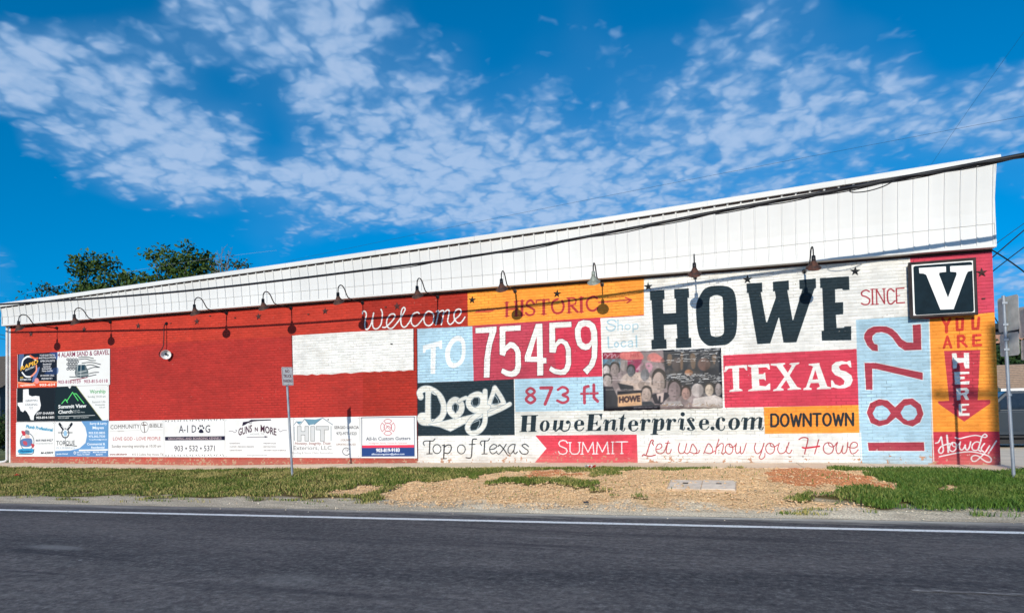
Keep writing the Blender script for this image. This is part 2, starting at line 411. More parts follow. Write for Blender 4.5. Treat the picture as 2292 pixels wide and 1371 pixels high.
for a, b in (((933, 737), (935, 1030)), ((926, 736), (926.5, 829)), ((653, 751), (655, 838))):
    L.stroke([a, b], 1.6, (90, 30, 36), False)
# HOWE
t = TR(1420, 540, 4.2846)
L.poly(t([(147,478),(285,467),(289,555),(272,557),(276,694),(397,688),(396,550),(382,550),(380,460),(520,452),(523,541),(508,543),(520,926),(543,925),(545,1017),(399,1024),(396,932),(410,930),(404,796),(281,803),(286,940),(305,939),(308,1028),(165,1036),(161,946),(184,943),(163,568),(150,567)]), NAVY)
L.poly(t([(590,640),(600,580),(628,520),(665,465),(710,438),(775,428),(850,428),(905,440),(945,470),(968,530),(978,620),(984,720),(980,830),(965,905),(930,955),(880,990),(790,1000),(715,1002),(668,975),(628,925),(605,850),(593,740)]), NAVY,
       [t([(720,560),(745,528),(790,518),(830,528),(846,560),(850,700),(858,850),(845,895),(800,915),(760,912),(728,880),(720,700)])], smooth=True)
L.poly(t([(1073,407),(1222,398),(1226,487),(1210,490),(1262,775),(1272,775),(1355,540),(1345,480),(1328,482),(1326,390),(1478,377),(1481,468),(1465,470),(1515,755),(1522,757),(1610,460),(1582,460),(1580,372),(1738,358),(1741,450),(1725,455),(1552,967),(1428,972),(1388,735),(1380,735),(1302,978),(1177,986),(1092,497),(1078,498)]), NAVY)
L.poly(t([(1778,355),(2055,338),(2061,468),(1998,470),(1990,456),(1922,462),(1925,588),(2000,583),(2001,700),(1930,706),(1938,832),(2010,828),(2012,818),(2077,814),(2078,948),(1797,953),(1793,860),(1815,856),(1800,450),(1780,448)]), NAVY)
# TEXAS
t = TR(1600, 760, 3.312); Wc = (238, 238, 236)
L.poly(t([(75,196),(68,240),(80,238),(100,215),(128,212),(137,365),(108,375),(108,387),(205,380),(203,370),(180,362),(178,210),(215,208),(232,228),(240,226),(237,186)]), Wc)
L.poly(t([(243,188),(402,178),(408,220),(398,220),(380,203),(322,207),(325,255),(355,255),(372,240),(378,305),(362,292),(326,292),(330,340),(375,345),(400,325),(410,322),(410,372),(245,382),(248,372),(275,362),(268,205),(243,198)]), Wc)
L.poly(t([(413,178),(520,172),(520,182),(502,190),(540,245),(570,190),(548,182),(560,174),(627,168),(622,180),(600,188),(553,265),(610,350),(640,360),(638,368),(538,373),(538,364),(558,356),(528,300),(488,355),(510,366),(508,376),(430,380),(432,370),(455,362),(515,275),(455,195),(413,190)]), Wc)
L.poly(t([(695,180),(775,172),(775,185),(832,345),(860,352),(858,364),(755,368),(755,358),(778,348),(768,320),(710,322),(698,352),(718,360),(716,370),(655,372),(655,362),(675,352),(727,200),(715,192),(695,190)]), Wc, [t([(722,295),(743,225),(765,293)])])
L.poly(t([(1005,155),(1012,205),(1000,205),(980,180),(940,182),(918,200),(930,225),(970,235),(1010,262),(1022,300),(1005,340),(960,360),(910,362),(875,352),(862,358),(860,300),(872,300),(890,330),(925,342),(955,330),(960,305),(935,280),(890,262),(865,230),(866,190),(895,165),(940,158),(975,165),(992,157)]), Wc)
# 1872 running upwards
for P8, hl in (([(1125,540),(1150,470),(1215,440),(1280,450),(1335,500),(1400,440),(1465,435),(1525,480),(1545,550),(1520,610),(1465,642),(1400,625),(1340,575),(1280,625),(1215,640),(1155,615)], ([(1168,545),(1195,495),(1240,485),(1280,510),(1303,545),(1270,590),(1220,600),(1185,580)], [(1375,540),(1405,490),(1450,480),(1490,510),(1500,550),(1475,590),(1430,600),(1395,580)])),
               ([(1132,762),(1548,758),(1553,822),(1140,822)], ()), ([(1108,172),(1190,172),(1540,245),(1540,298),(1200,218),(1165,215),(1168,370),(1120,370)], ())):
    L.stroke(t(P8), 3.5, (222, 232, 238), False, True)
    L.poly(t(P8), CRD, [t(h) for h in hl])
t = TR(1910, 700, 6.945)
P2 = t([(1045,180),(1055,575),(800,585),(700,520),(600,380),(530,325),(440,300),(350,310),(295,360),(290,420),(320,480),(375,500),(378,595),(290,585),(215,510),(165,400),(170,330),(220,260),(310,215),(420,210),(510,213),(600,250),(680,320),(750,415),(830,460),(930,465),(920,190)])
L.stroke(P2, 3.5, (222, 232, 238), False, True); L.poly(P2, CRD)
# YOU ARE
YR = (206, 62, 50)
for sk, wd in (([(1385,95),(1445,205)],44),([(1500,95),(1445,205)],44),([(1445,200),(1445,300)],46),([(1605,95),(1612,268),(1690,262),(1698,95)],42),([(1612,100),(1698,96)],30),([(1850,85),(1855,250),(1935,246),(1948,80)],42),
               ([(1405,545),(1458,368),(1518,540)],36),([(1430,490),(1500,486)],28),([(1630,535),(1625,362),(1700,358),(1724,400),(1700,440),(1640,445)],40),([(1680,445),(1755,520)],40),([(1970,347),(1865,352),(1865,508),(1978,500)],42),([(1865,430),(1962,425)],34)):
    L.stroke(t(sk), wd/6.945, YR, False)
t = TR(2080, 760, 6.23)
L.poly(t([(203,158),(708,143),(672,840),(845,838),(850,885),(485,1140),(125,890),(118,858),(275,850)]), (198, 64, 78))
L.poly(t([(312,190),(378,190),(385,255),(480,255),(478,185),(552,185),(556,400),(498,402),(480,350),(478,318),(388,325),(378,400),(328,408)]), Wc)
L.poly(t([(342,448),(555,445),(555,475),(420,485),(422,515),(488,515),(495,545),(425,555),(425,585),(560,575),(552,622),(355,625)]), Wc)
L.poly(t([(372,678),(520,668),(550,700),(550,740),(520,765),(553,835),(505,838),(465,770),(435,775),(432,838),(382,842)]), Wc, [t([(435,708),(490,705),(500,725),(480,740),(436,742)])])
L.poly(t([(405,895),(552,890),(552,915),(455,925),(455,958),(515,958),(515,985),(458,990),(458,1025),(558,1022),(558,1058),(410,1060)]), Wc)
# 75459 / TO
t = TR(900, 560, 4.093)
D5 = [(893,700),(1087,687),(1085,735),(945,742),(945,875),(985,840),(1025,845),(1065,885),(1085,930),(1088,1070),(1075,1120),(1045,1150),(1005,1160),(950,1150),(905,1120),(918,1080),(960,1100),(1000,1108),(1030,1090),(1038,1050),(1038,940),(1020,905),(995,893),(955,925),(940,970),(893,955)]
DIG = [([(672,713),(865,698),(862,745),(825,860),(808,960),(800,1165),(748,1167),(752,1000),(770,880),(800,755),(672,760)], ()), (D5, ()),
 ([(1225,675),(1283,672),(1290,985),(1320,985),(1322,1035),(1293,1035),(1292,1145),(1237,1148),(1237,1022),(1125,1020),(1122,975),(1165,850)], ([(1178,975),(1237,975),(1232,790)],)),
 ([(1348,665),(1550,655),(1550,703),(1400,712),(1402,850),(1430,815),(1470,812),(1515,840),(1545,900),(1548,1040),(1530,1100),(1495,1138),(1450,1142),(1390,1130),(1345,1100),(1362,1060),(1400,1085),(1455,1095),(1485,1080),(1500,1030),(1500,920),(1485,870),(1455,850),(1420,880),(1405,940),(1348,935)], ()),
 ([(1615,655),(1660,640),(1720,645),(1765,680),(1785,740),(1790,850),(1785,980),(1760,1060),(1695,1138),(1655,1095),(1710,1045),(1735,980),(1738,870),(1715,905),(1680,915),(1640,905),(1605,870),(1585,800),(1582,720)], ([(1635,735),(1650,705),(1680,695),(1715,710),(1730,760),(1730,820),(1712,850),(1680,860),(1650,840),(1636,790)],))]
for P_, hl in DIG:
    L.stroke(t(P_), 1.6, (120, 40, 58), False, True); L.poly(t(P_), Wc, [t(h) for h in hl])
L.poly(t([(190,873),(365,825),(367,900),(345,905),(335,880),(308,885),(303,1130),(260,1130),(262,900),(218,912),(210,940),(190,940)]), (238, 243, 246))
L.poly(t([(395,920),(420,860),(460,805),(510,783),(555,800),(578,850),(580,950),(565,1010),(530,1055),(470,1078),(425,1060),(400,1010)]), (238, 243, 246), [t([(440,930),(455,880),(490,838),(525,835),(545,870),(545,950),(530,1000),(495,1030),(460,1025),(442,990)])], smooth=True)
# HISTORIC with its arrow
HC = (184, 60, 60)
for sk, wd in (([(958,480),(958,605)],24),([(1045,470),(1045,598)],24),([(958,545),(1045,535)],12),([(940,482),(978,479)],7),([(940,607),(980,604)],7),([(1025,472),(1065,468)],7),([(1027,600),(1068,597)],7),
  ([(1098,465),(1098,597)],26),([(1078,466),(1120,463)],7),([(1078,599),(1122,596)],7),([(1208,490),(1180,460),(1148,475),(1142,505),(1175,525),(1210,550),(1200,585),(1160,595),(1132,575)],19),
  ([(1228,462),(1345,452)],12),([(1228,462),(1230,485)],10),([(1345,452),(1345,475)],10),([(1297,458),(1297,585)],26),([(1275,588),(1320,585)],7),
  ([(1425,448),(1385,470),(1372,515),(1390,565),(1428,578),(1465,560),(1480,510),(1465,465)],20),([(1528,443),(1530,572)],24),([(1510,440),(1570,437),(1595,460),(1585,495),(1535,508)],13),([(1550,508),(1605,565)],22),([(1508,575),(1552,571)],7),
  ([(1640,435),(1642,565)],26),([(1620,437),(1662,433)],7),([(1620,568),(1664,564)],7),([(1785,440),(1750,425),(1705,450),(1690,490),(1708,540),(1750,555),(1788,530)],20),
  ([(1800,480),(2090,455)],11),([(2045,435),(2100,456),(2060,482)],12),([(870,540),(935,532)],8)):
    L.stroke(t(sk), wd/4.093, HC, len(sk) > 5)
L.poly(t([(660,575),(690,548),(800,540),(870,535),(850,548),(810,568)]), (222, 96, 66))
# 873 ft
t = TR(920, 830, 5.209); C8 = (180, 70, 90)
for sk, wd in (([(1392,200),(1345,238),(1392,278),(1440,238)],30),([(1392,280),(1340,330),(1392,372),(1445,330)],32)): L.stroke(t(sk), wd/5.209, C8, True, True)
for sk, wd in (([(1512,197),(1640,195),(1562,385)],36),([(1712,218),(1765,188),(1818,210),(1822,250),(1768,278),(1822,305),(1825,345),(1770,370),(1705,345)],30),([(2065,178),(2022,190),(2018,240),(2022,372)],34),([(1982,265),(2065,262)],24),([(2130,162),(2132,310),(2175,352)],34),([(2090,262),(2176,258)],24)):
    L.stroke(t(sk), wd/5.209, C8, len(sk) > 4)
# Dogs
GR = (176, 186, 192); CR = (226, 226, 220)
L.poly(t([(185,628),(420,568),(700,505),(800,470),(1130,370),(1160,400),(1050,455),(900,520),(620,622),(460,707),(330,655)]), GR)
DG = [([(200,240),(195,590)],62,0),([(112,300),(100,250),(140,212),(210,210),(290,250),(350,320),(382,420),(372,500),(320,570),(250,595),(140,595),(105,560),(115,525),(150,520)],64,1),
      ([(515,335),(455,380),(450,460),(515,520),(578,470),(585,385)],62,2),([(750,275),(680,320),(672,400),(740,455),(820,410),(835,320),(800,275)],56,2),([(862,235),(862,400),(858,600),(790,700),(700,718),(655,660),(700,570),(800,490),(900,420)],52,1),
      ([(975,195),(945,290),(905,390),(890,440)],46,1),([(975,195),(1045,300),(1080,370)],48,1),([(1080,370),(1000,415),(930,410)],40,1),([(1150,385),(1050,440),(900,505)],44,1),([(640,310),(590,330),(560,350)],34,1)]
GR = (158, 170, 178)
def dogs(idx):
    for dw, cc in ((14, GR), (0, CR)):
        for k in idx: L.stroke(t(DG[k][0]), (DG[k][1]+dw)/5.209, cc, DG[k][2] > 0, DG[k][2] == 2)
SW = t([(205,622),(430,572),(700,512),(800,478),(1120,385),(1145,405),(1045,448),(895,510),(615,614),(460,698),(330,647)])
dogs([0, 1]); dogs([5, 6, 7]); L.stroke(SW, 2.4, GR, False, True); L.poly(SW, CR); dogs([8]); dogs([2]); dogs([9, 3, 4])
for dk in ([(235,260),(300,290),(345,400),(335,500),(280,555),(235,560)], [(495,395),(515,380),(540,400),(535,450),(520,488),(495,450)], [(712,350),(735,312),(785,312),(788,370),(770,402),(725,400)], [(690,650),(715,610),(795,575),(795,620),(760,680),(700,690)], [(975,290),(1015,345),(1010,375),(945,378)]):
    L.stroke(t(dk), 2, GR, True, True); L.poly(t(dk), NAVY)
# SUMMIT, SINCE, DOWNTOWN
sfont(L, 'SUMMIT', 1250, 1016, 1402, 1014, 26, 2.5, (238, 236, 238), 3.0, .22, {0: 1.2})
t = TR(1880, 520, 4.8956)
for sk, wd, sm in (([(320,650),(285,635),(240,655),(240,690),(290,710),(325,740),(310,785),(265,792),(235,780)],15,1),([(352,625),(357,790)],15,0),([(335,627),(372,624)],8,0),([(338,792),(375,789)],8,0),([(403,790),(397,625),(487,782),(480,620)],13,0),([(380,627),(412,625)],8,0),([(465,622),(497,618)],8,0),([(388,790),(420,787)],8,0),([(592,650),(560,622),(525,640),(518,700),(530,770),(562,785),(602,752)],15,1),([(700,612),(615,618),(620,775),(705,770)],14,0),([(617,697),(655,692)],10,0)):
    L.stroke(t(sk), wd/4.8956, (168, 50, 62), bool(sm))
sfont(L, 'DOWNTOWN', 1726, 953.5, 1909, 951, 26.5, 5.0, (38, 44, 52), 0, .30)
# Shop Local (faded)
t = TR(1340, 700, 15.24); SL = (172, 202, 216)
for sk, wd, cl in (([(590,320),(520,250),(400,240),(310,290),(310,350),(420,410),(540,450),(560,520),(480,600),(370,610),(290,560),(260,490)],50,0),([(655,240),(655,600)],36,0),([(670,430),(740,410),(800,440),(805,590)],38,0),([(985,400),(910,440),(900,520),(985,570),(1060,520),(1065,440)],36,1),([(1165,400),(1170,660)],40,0),([(1180,410),(1290,385),(1335,440),(1310,540),(1190,560)],36,0),
   ([(320,830),(335,1180)],56,0),([(335,1185),(480,1170)],34,0),([(605,1000),(540,1060),(560,1150),(640,1150),(670,1070)],46,1),([(920,1000),(850,975),(770,1030),(780,1120),(850,1160),(930,1110)],44,0),([(1000,1000),(1080,960),(1140,980),(1150,1150)],40,0),([(1140,1060),(1030,1070),(1000,1120),(1050,1160),(1130,1140)],34,0),([(1280,790),(1290,1150)],56,0)):
    L.stroke(t(sk), wd/15.24, SL, True, bool(cl))
# HoweEnterprise.com in bold italic
def hw(x0, y0, dx, dy, items):
    T_ = TR(x0, y0, 7.903)
    for it in items:
        if it[0] == 's': L.stroke(T_([(a+dx, b+dy) for a, b in it[1]]), it[2]/7.903, NAVY, len(it[1]) > 2)
        elif it[0] == 'p': L.poly(T_([(a+dx, b+dy) for a, b in it[1]]), NAVY)
        elif it[0] == 'd': q = T_([(it[1][0]+dx, it[1][1]+dy)])[0]; L.ell(q[0], q[1], it[2]/7.903, it[2]/7.903, NAVY)
        elif it[0] == 'r':
            cx, cy, rx, ry, ix, iy, sk = it[1]; f = lambda rx, ry: T_([(cx+dx+rx*math.cos(a)-sk*ry*math.sin(a), cy+dy+ry*math.sin(a)) for a in np.linspace(0, 2*math.pi, 24, endpoint=False)])
            L.poly(f(rx, ry), NAVY, [f(ix, iy)])
def stem(x, top=232, bot=420, w_=62, lean=20):
    return ('p', [(x-w_/2+lean/2, top), (x+w_/2+lean/2, top), (x+w_/2-lean/2, bot), (x-w_/2-lean/2, bot)])
hook = lambda x, y=228: ('s', [(x, y+62), (x+18, y+12), (x+48, y)], 16)
tail = lambda x, y=420: ('s', [(x, y-18), (x+32, y-2), (x+58, y-12), (x+68, y-50)], 14)
eL = [('s', [(1215,255),(1165,234),(1110,262),(1085,330),(1100,395),(1155,421),(1205,408),(1238,368)], 15), ('p', [(1062,330),(1078,270),(1118,238),(1140,238),(1122,330),(1132,408),(1110,414),(1075,380)]), ('s', [(1095,326),(1236,318)], 19), ('p', [(1182,246),(1225,248),(1244,285),(1240,320),(1180,322)])]
rL = [hook(25, 218), stem(75, 222, 420, 64), ('s', [(100,290),(138,232),(172,220)], 16), ('d', (178,246), 29)]
hw(1150, 910, 0, 0, [('p', [(148,160),(240,157),(218,435),(130,437)]), ('p', [(308,155),(398,152),(378,432),(292,434)]), ('s', [(215,300),(330,296)], 15), ('s', [(130,160),(262,155)], 10), ('s', [(278,155),(425,151)], 10), ('s', [(105,436),(232,433)], 10), ('s', [(262,434),(395,430)], 10),
   ('r', (545,337,88,100,30,88,.12)), stem(728, 236, 405, 62), ('s', [(715,400),(745,428),(790,385),(838,325)], 20), stem(840, 236, 400, 62), ('s', [(835,400),(885,430),(955,410),(988,345),(992,280),(965,248)], 20), ('d', (950,272), 31),
   ('p', [(1325,140),(1422,137),(1392,415),(1300,418)]), ('s', [(1300,137),(1560,131)], 12), ('p', [(1490,130),(1560,130),(1550,222),(1535,222),(1532,170)]), ('s', [(1400,295),(1468,286)], 12), ('p', [(1484,240),(1480,328),(1464,328),(1440,288)]), ('s', [(1278,420),(1535,415)], 12), ('p', [(1440,416),(1535,416),(1542,335),(1526,340)]),
   hook(1588, 228), stem(1640, 232, 425), ('s', [(1660,300),(1715,245),(1775,228)], 20), stem(1768, 232, 405, 60), tail(1755, 425), ('p', [(1885,205),(1955,118),(1950,205),(1930,405),(1868,405)]), ('s', [(1860,203),(1975,203)], 11), tail(1895, 425)])
hw(1150, 910, 0, 0, eL); hw(1150, 910, 955, 5, eL)
hw(1430, 910, 0, 0, rL); hw(1430, 910, 455, -5, rL)
hw(1430, 910, 0, 0, [hook(235, 210), stem(290, 215, 480, 72, 30), ('s', [(210,487),(330,484)], 12), ('s', [(320,270),(375,218),(410,210)], 18), ('p', [(390,208),(440,225),(452,290),(440,360),(400,412),(372,405),(380,300)]), ('s', [(400,402),(350,415),(310,408)], 14),
   hook(695, 205), stem(758, 208, 400), tail(740, 410), ('d', (773,130), 38),
   ('s', [(878,235),(962,375)], 62), ('s', [(860,225),(912,192),(968,215)], 16), ('d', (958,236), 24), ('s', [(980,390),(930,415),(868,405)], 16), ('d', (874,384), 25), ('d', (1300,380), 35),
   ('p', [(1352,310),(1375,220),(1432,200),(1422,300),(1432,400),(1395,402),(1358,365)]), ('s', [(1400,203),(1455,188),(1505,205)], 14), ('d', (1495,228), 31), ('s', [(1410,398),(1460,415),(1502,388),(1514,342)], 14),
   ('r', (1682,300,104,108,36,94,.10)), hook(1815, 190), stem(1882, 190, 405, 66), stem(2010, 190, 402, 64), stem(2145, 190, 380, 64), ('s', [(1900,260),(1960,200),(2010,188)], 18), ('s', [(2030,260),(2090,200),(2145,186)], 18), tail(2128, 405)])
hw(1430, 910, -5, -18, eL)
# Top of Texas
t = TR(930, 970, 8.186); BK = (40, 46, 54)
for sk, wd in (([(160,215),(140,170),(170,135),(250,130),(320,130),(355,95)],14),([(262,135),(252,365)],23),([(205,367),(305,365)],9),([(490,215),(525,205)],9),([(525,205),(515,455)],25),([(465,458),(565,455)],9),([(530,240),(590,205),(645,215),(650,290),(600,360),(530,350)],20),
  ([(1115,97),(1060,100),(1040,140),(1025,400),(990,445),(925,437)],21),([(985,197),(1090,195)],8),([(1210,215),(1185,175),(1210,135),(1270,130),(1330,125),(1355,90)],14),([(1268,130),(1255,365)],23),([(1215,370),(1310,367)],9),([(1360,290),(1440,275),(1490,225),(1430,195),(1370,240),(1360,310),(1400,365),(1450,355),(1490,320)],14),
  ([(1515,230),(1545,205),(1620,290),(1690,390),(1740,400)],20),([(1490,350),(1530,370),(1600,290),(1660,190)],10),([(1820,195),(1760,200),(1700,260),(1700,340),(1750,365),(1800,300)],13),([(1825,195),(1800,330),(1830,365),(1865,330)],18),([(2070,235),(2010,190),(1950,215),(2000,265),(2060,310),(2040,365),(1950,365),(1905,310)],18)):
    L.stroke(t(sk), wd/8.186, BK)
for c in ((392, 280), (838, 285)): L.stroke(t([(c[0]+72*math.cos(a), c[1]+82*math.sin(a)) for a in np.linspace(0, 2*math.pi, 10, endpoint=False)]), 16/8.186, BK, True, True)
# Let us show you Howe
t = TR(1420, 965, 8.815); LR = (176, 62, 70)
for sk, wd in (([(375,270),(355,230),(370,180),(345,165),(310,220),(235,450)],22),([(155,480),(180,455),(250,480),(330,485),(410,460)],24),([(425,345),(500,340),(540,290),(510,240),(450,270),(420,340),(440,410),(500,438),(580,400),(650,240)],13),([(665,185),(625,370),(650,435),(700,420),(725,355)],14),([(610,228),(695,225)],12),
  ([(890,235),(865,330),(880,410),(930,435),(985,400),(1030,240)],13),([(985,400),(1030,437),(1090,390),(1140,250),(1210,330),(1230,400),(1180,435),(1095,405)],13),([(1200,437),(1260,420),(1280,370)],13),([(1365,435),(1450,245),(1520,300),(1540,390),(1490,435),(1390,410)],13),([(1490,435),(1590,380)],13),
  ([(1665,155),(1620,300),(1595,440)],14),([(1600,340),(1700,240),(1750,260),(1740,350),(1720,430),(1760,435),(1800,390)],12),([(1870,240),(1880,300),(1940,310),(2000,260)],12),([(2010,235),(1990,350),(2020,435),(2080,390),(2090,300)],13),([(2085,330),(2100,435),(2150,400),(2205,235)],13)):
    L.stroke(t(sk), wd/8.815, LR)
L.stroke(t([(1865+75*math.cos(a), 345+100*math.sin(a)) for a in np.linspace(0, 2*math.pi, 10, endpoint=False)]), 1.5, LR, True, True)
t = TR(1670, 965, 8.815)
for sk, wd in (([(185,230),(160,330),(200,430),(260,420),(320,330),(350,230)],14),([(350,230),(290,430),(255,510),(300,545),(360,500),(370,430)],14),([(470,235),(490,290),(560,300),(620,260)],12),([(650,230),(620,350),(660,430),(740,420),(790,360),(845,215)],14),([(800,300),(790,390),(850,435),(900,365)],13),
  ([(1040,155),(1110,120),(1190,125),(1215,170),(1150,440)],22),([(1430,160),(1350,440)],20),([(1620,225),(1640,280),(1720,300),(1790,220)],13),([(1800,215),(1770,330),(1800,430),(1860,410),(1910,280)],14),([(1905,300),(1890,400),(1930,435),(1980,380),(2005,215)],14),([(2005,215),(2000,290),(2060,320),(2150,320),(2195,270),(2170,220),(2110,210),(2060,260),(2045,350),(2080,435),(2150,420),(2210,360)],13)):
    L.stroke(t(sk), wd/8.815, LR)
L.stroke(t([(1110, 315), (1180, 325), (1440, 290)]), 33/8.815, (206, 44, 66))
for cx, cy, rx, ry in ((472, 335, 88, 105), (1620, 330, 100, 112)): L.stroke(t([(cx+rx*math.cos(a), cy+ry*math.sin(a)) for a in np.linspace(0, 2*math.pi, 10, endpoint=False)]), 1.5, LR, True, True)
# Howdy!
t = TR(2075, 960, 13.89)
for sk, wd, cl in (([(260,430),(350,400),(430,240)],44,0),([(440,240),(480,500),(500,650),(450,740),(370,720),(360,640),(440,530),(560,480),(700,440)],44,0),([(610,190),(640,480),(655,710)],56,0),([(760,420),(700,520),(700,640),(790,690),(870,640),(910,540),(880,430),(800,410)],42,1),([(790,430),(780,500),(880,540),(1000,440)],34,0),
  ([(1030,390),(1000,560),(1060,640),(1130,600),(1180,490)],42,0),([(1180,490),(1190,600),(1250,640),(1310,560),(1350,390)],46,0),([(1640,420),(1540,390),(1430,450),(1390,560),(1430,640),(1540,650),(1620,560)],42,0),([(1690,250),(1640,450),(1590,620),(1660,690)],46,0),([(870,260),(1000,290),(1250,230),(1500,190),(1700,230),(1800,250),(1860,210),(1800,150),(1730,190),(1690,240)],40,0),
  ([(1780,440),(1690,560),(1680,640),(1750,700)],46,0),([(1940,510),(1800,720),(1640,880),(1520,980),(1420,990),(1370,920),(1400,840),(1500,810),(1620,850),(1700,920),(1850,1010),(1960,1010),(1990,930),(1900,830),(1700,760),(1400,700),(1100,710),(800,760),(380,850)],44,0),([(2150,360),(1960,660)],46,0),([(1930,700),(1900,750)],46,0)):
    L.stroke(t(sk), wd/13.89, (236, 234, 236), True, bool(cl))
# Welcome
t = TR(800, 670, 8.815)
WS = [([(100,280),(110,240),(150,240),(175,300),(155,400),(145,500),(160,580),(210,580),(270,480),(320,270)],0),([(300,400),(300,520),(340,580),(400,570),(460,500),(485,380),(490,270),(465,200)],0),([(495,550),(560,545),(680,430),(740,340),(720,290),(650,300),(590,380),(575,480),(610,560),(680,570),(760,490),(850,370)],0),
  ([(850,370),(920,250),(940,190),(910,160),(870,220),(855,350),(860,480),(900,545),(960,530),(1040,420),(1080,320)],0),([(1220,280),(1180,255),(1100,290),(1060,380),(1070,480),(1130,530),(1200,490),(1290,380)],0),([(1400,235),(1330,300),(1310,400),(1340,490),(1410,520),(1480,470),(1505,380),(1490,280)],1),
  ([(1560,240),(1600,230),(1590,300),(1545,500)],0),([(1600,270),(1660,225),(1700,230),(1690,320),(1655,500)],0),([(1700,270),(1770,210),(1810,230),(1795,330),(1780,430),(1820,495),(1880,460),(1940,380)],0),([(1910,400),(2000,330),(2045,250),(2020,195),(1950,210),(1905,300),(1920,400),(1980,465),(2050,450),(2120,350)],0)]
for dw, cc in ((11, (110, 34, 34)), (0, (240, 238, 238))):
    for sk, cl in WS: L.stroke(t(sk), (28+dw)/8.815, cc, True, bool(cl))
# hand-painted unevenness, joints and chips of the paint film
BH, BW = .0762, .2135
H_, W_ = L.H, L.W
zz = (np.arange(H_)+.5)/L.ppm+L.z0; xx = (np.arange(W_)+.5)/L.ppm+L.x0
row = np.floor(zz/BH).astype(int); fz = zz/BH-row
off = np.where(row % 2 == 0, 0.0, .5)[:, None]; bx = xx[None]/BW+off; colm = np.floor(bx).astype(int); fx = bx-colm
rt = np.random.default_rng(3).random((90, 400)).astype(np.float32)
tone = rt[np.clip(row+8, 0, 89)[:, None], np.clip(colm+150, 0, 399)]
n1 = vnoise(H_, W_, 150, 1); n2 = vnoise(H_, W_, 28, 2); n3 = vnoise(H_, W_, 7, 4); n4 = vnoise(H_, W_, 3, 5)
joint = (fz[:, None] < .14) | (fx < .055)
jm = np.clip((n1*.6+n2*.6-.62)*4, 0, 1)*joint
lowz = np.clip((.75-zz)/.75, 0, 1)[:, None]
mul = (.955+.07*tone)*(.93+.12*n1)*(.965+.07*n2)
mul = mul*(1-.26*jm*(.5+.5*n3))*(1-.035*joint)
st_ = np.repeat(vnoise(H_, W_//10+1, 3.2, 12), 10, 1)[:, :W_]; st2 = np.repeat(vnoise(H_//14+1, W_, 9, 13), 14, 0)[:H_]   # brush strokes and faint runs
mul = mul*(.955+.08*st_)*(.98+.035*st2)
L.a *= mul[..., None]
chip = ((n3*.55+n4*.45+lowz*.22) > .93-.02*n2) & (n2 > .35)
lum = L.a.mean(2)
ccol = np.where((lum > .6)[..., None], np.array([.55, .50, .46], np.float32), np.array([.78, .72, .68], np.float32))
L.a = np.where(chip[..., None], L.a*.25+ccol*.75, L.a)
base_chip = (n3*.5+n2*.3+n4*.2+lowz*.55) > 1.10
L.a = np.where(base_chip[..., None], np.array([.70, .52, .42], np.float32)*(.8+.3*n3[..., None]), L.a)
MURAL = L.image('mural_paint'); del L, mu
# ------------------------------------------------------------------ print on the sponsor boards
sg = Canvas(-24.0, .18, -8.0, 3.98, 230, -.03, (232, 233, 233)); S = sg
a1 = TR(20, 770, 5.0792); DK = (24, 28, 38)
# electrician's board
S.poly(a1([(100,80),(545,80),(545,495),(100,495)]), (20, 22, 34))
for q, c_, al in (([(115,110),(170,110),(150,230),(112,290)], (120, 150, 210), .6), ([(300,300),(350,260),(300,400),(260,420)], (120, 150, 220), .7), ([(440,80),(545,80),(545,180),(500,120)], (60, 90, 160), .7), ([(400,330),(545,260),(545,340)], (40, 70, 130), .6)):
    S.poly(a1(q), c_, smooth=True, al=al)
S.poly(a1([(100,425),(270,440),(400,415),(545,440),(545,500),(100,500)]), (226, 84, 48))
S.stroke(a1([(100,435),(250,452),(300,430),(420,425),(545,430)]), 3, (250, 150, 110))
S.stroke(a1([(145,250),(160,180),(210,140),(270,150),(300,175)]), 3.6, (240, 240, 240)); S.stroke(a1([(240,130),(290,160),(325,158)]), 3.6, (236, 110, 70))
S.stroke(a1([(310,240),(310,300),(270,350),(240,370)]), 3.6, (244, 150, 120)); S.stroke(a1([(150,320),(190,365),(240,370)]), 3.2, (240, 240, 240))
S.text('RAPID', *a1([(130,300)])[0], *a1([(330,215)])[0], 9, (250, 190, 60), .03, .1); S.text('ELECTRIC', *a1([(185,305)])[0], *a1([(290,262)])[0], 4, (245, 245, 245), .02, .2)
for k, (st, x0, x1, y) in enumerate((('YOUR ELECTRICAL', 345, 525, 135), ('INSTALLATION', 340, 530, 165), ('SPECIALISTS', 355, 520, 200), ('Residential', 385, 480, 235), ('Commercial', 385, 470, 262), ('Industrial', 375, 480, 286), ('New builds', 375, 495, 312), ('24 HOUR CALL', 355, 515, 365), ('READY!', 370, 490, 400), ('FREE', 125, 160, 390), ('ESTIMATES', 125, 250, 412))):
    S.text(st, *a1([(x0, y)])[0], *a1([(x1, y-4)])[0], 3.6, (240, 240, 244) if y != 390 else (240, 200, 70), .02, .15)
S.text('rapidelectric', *a1([(125,475)])[0], *a1([(300,468)])[0], 4, (250, 235, 225), .03); S.text('903-624', *a1([(345,475)])[0], *a1([(525,468)])[0], 5, (250, 235, 225), .03)
S.ell(*a1([(315,415)])[0], 5, 6.5, (236, 150, 150))
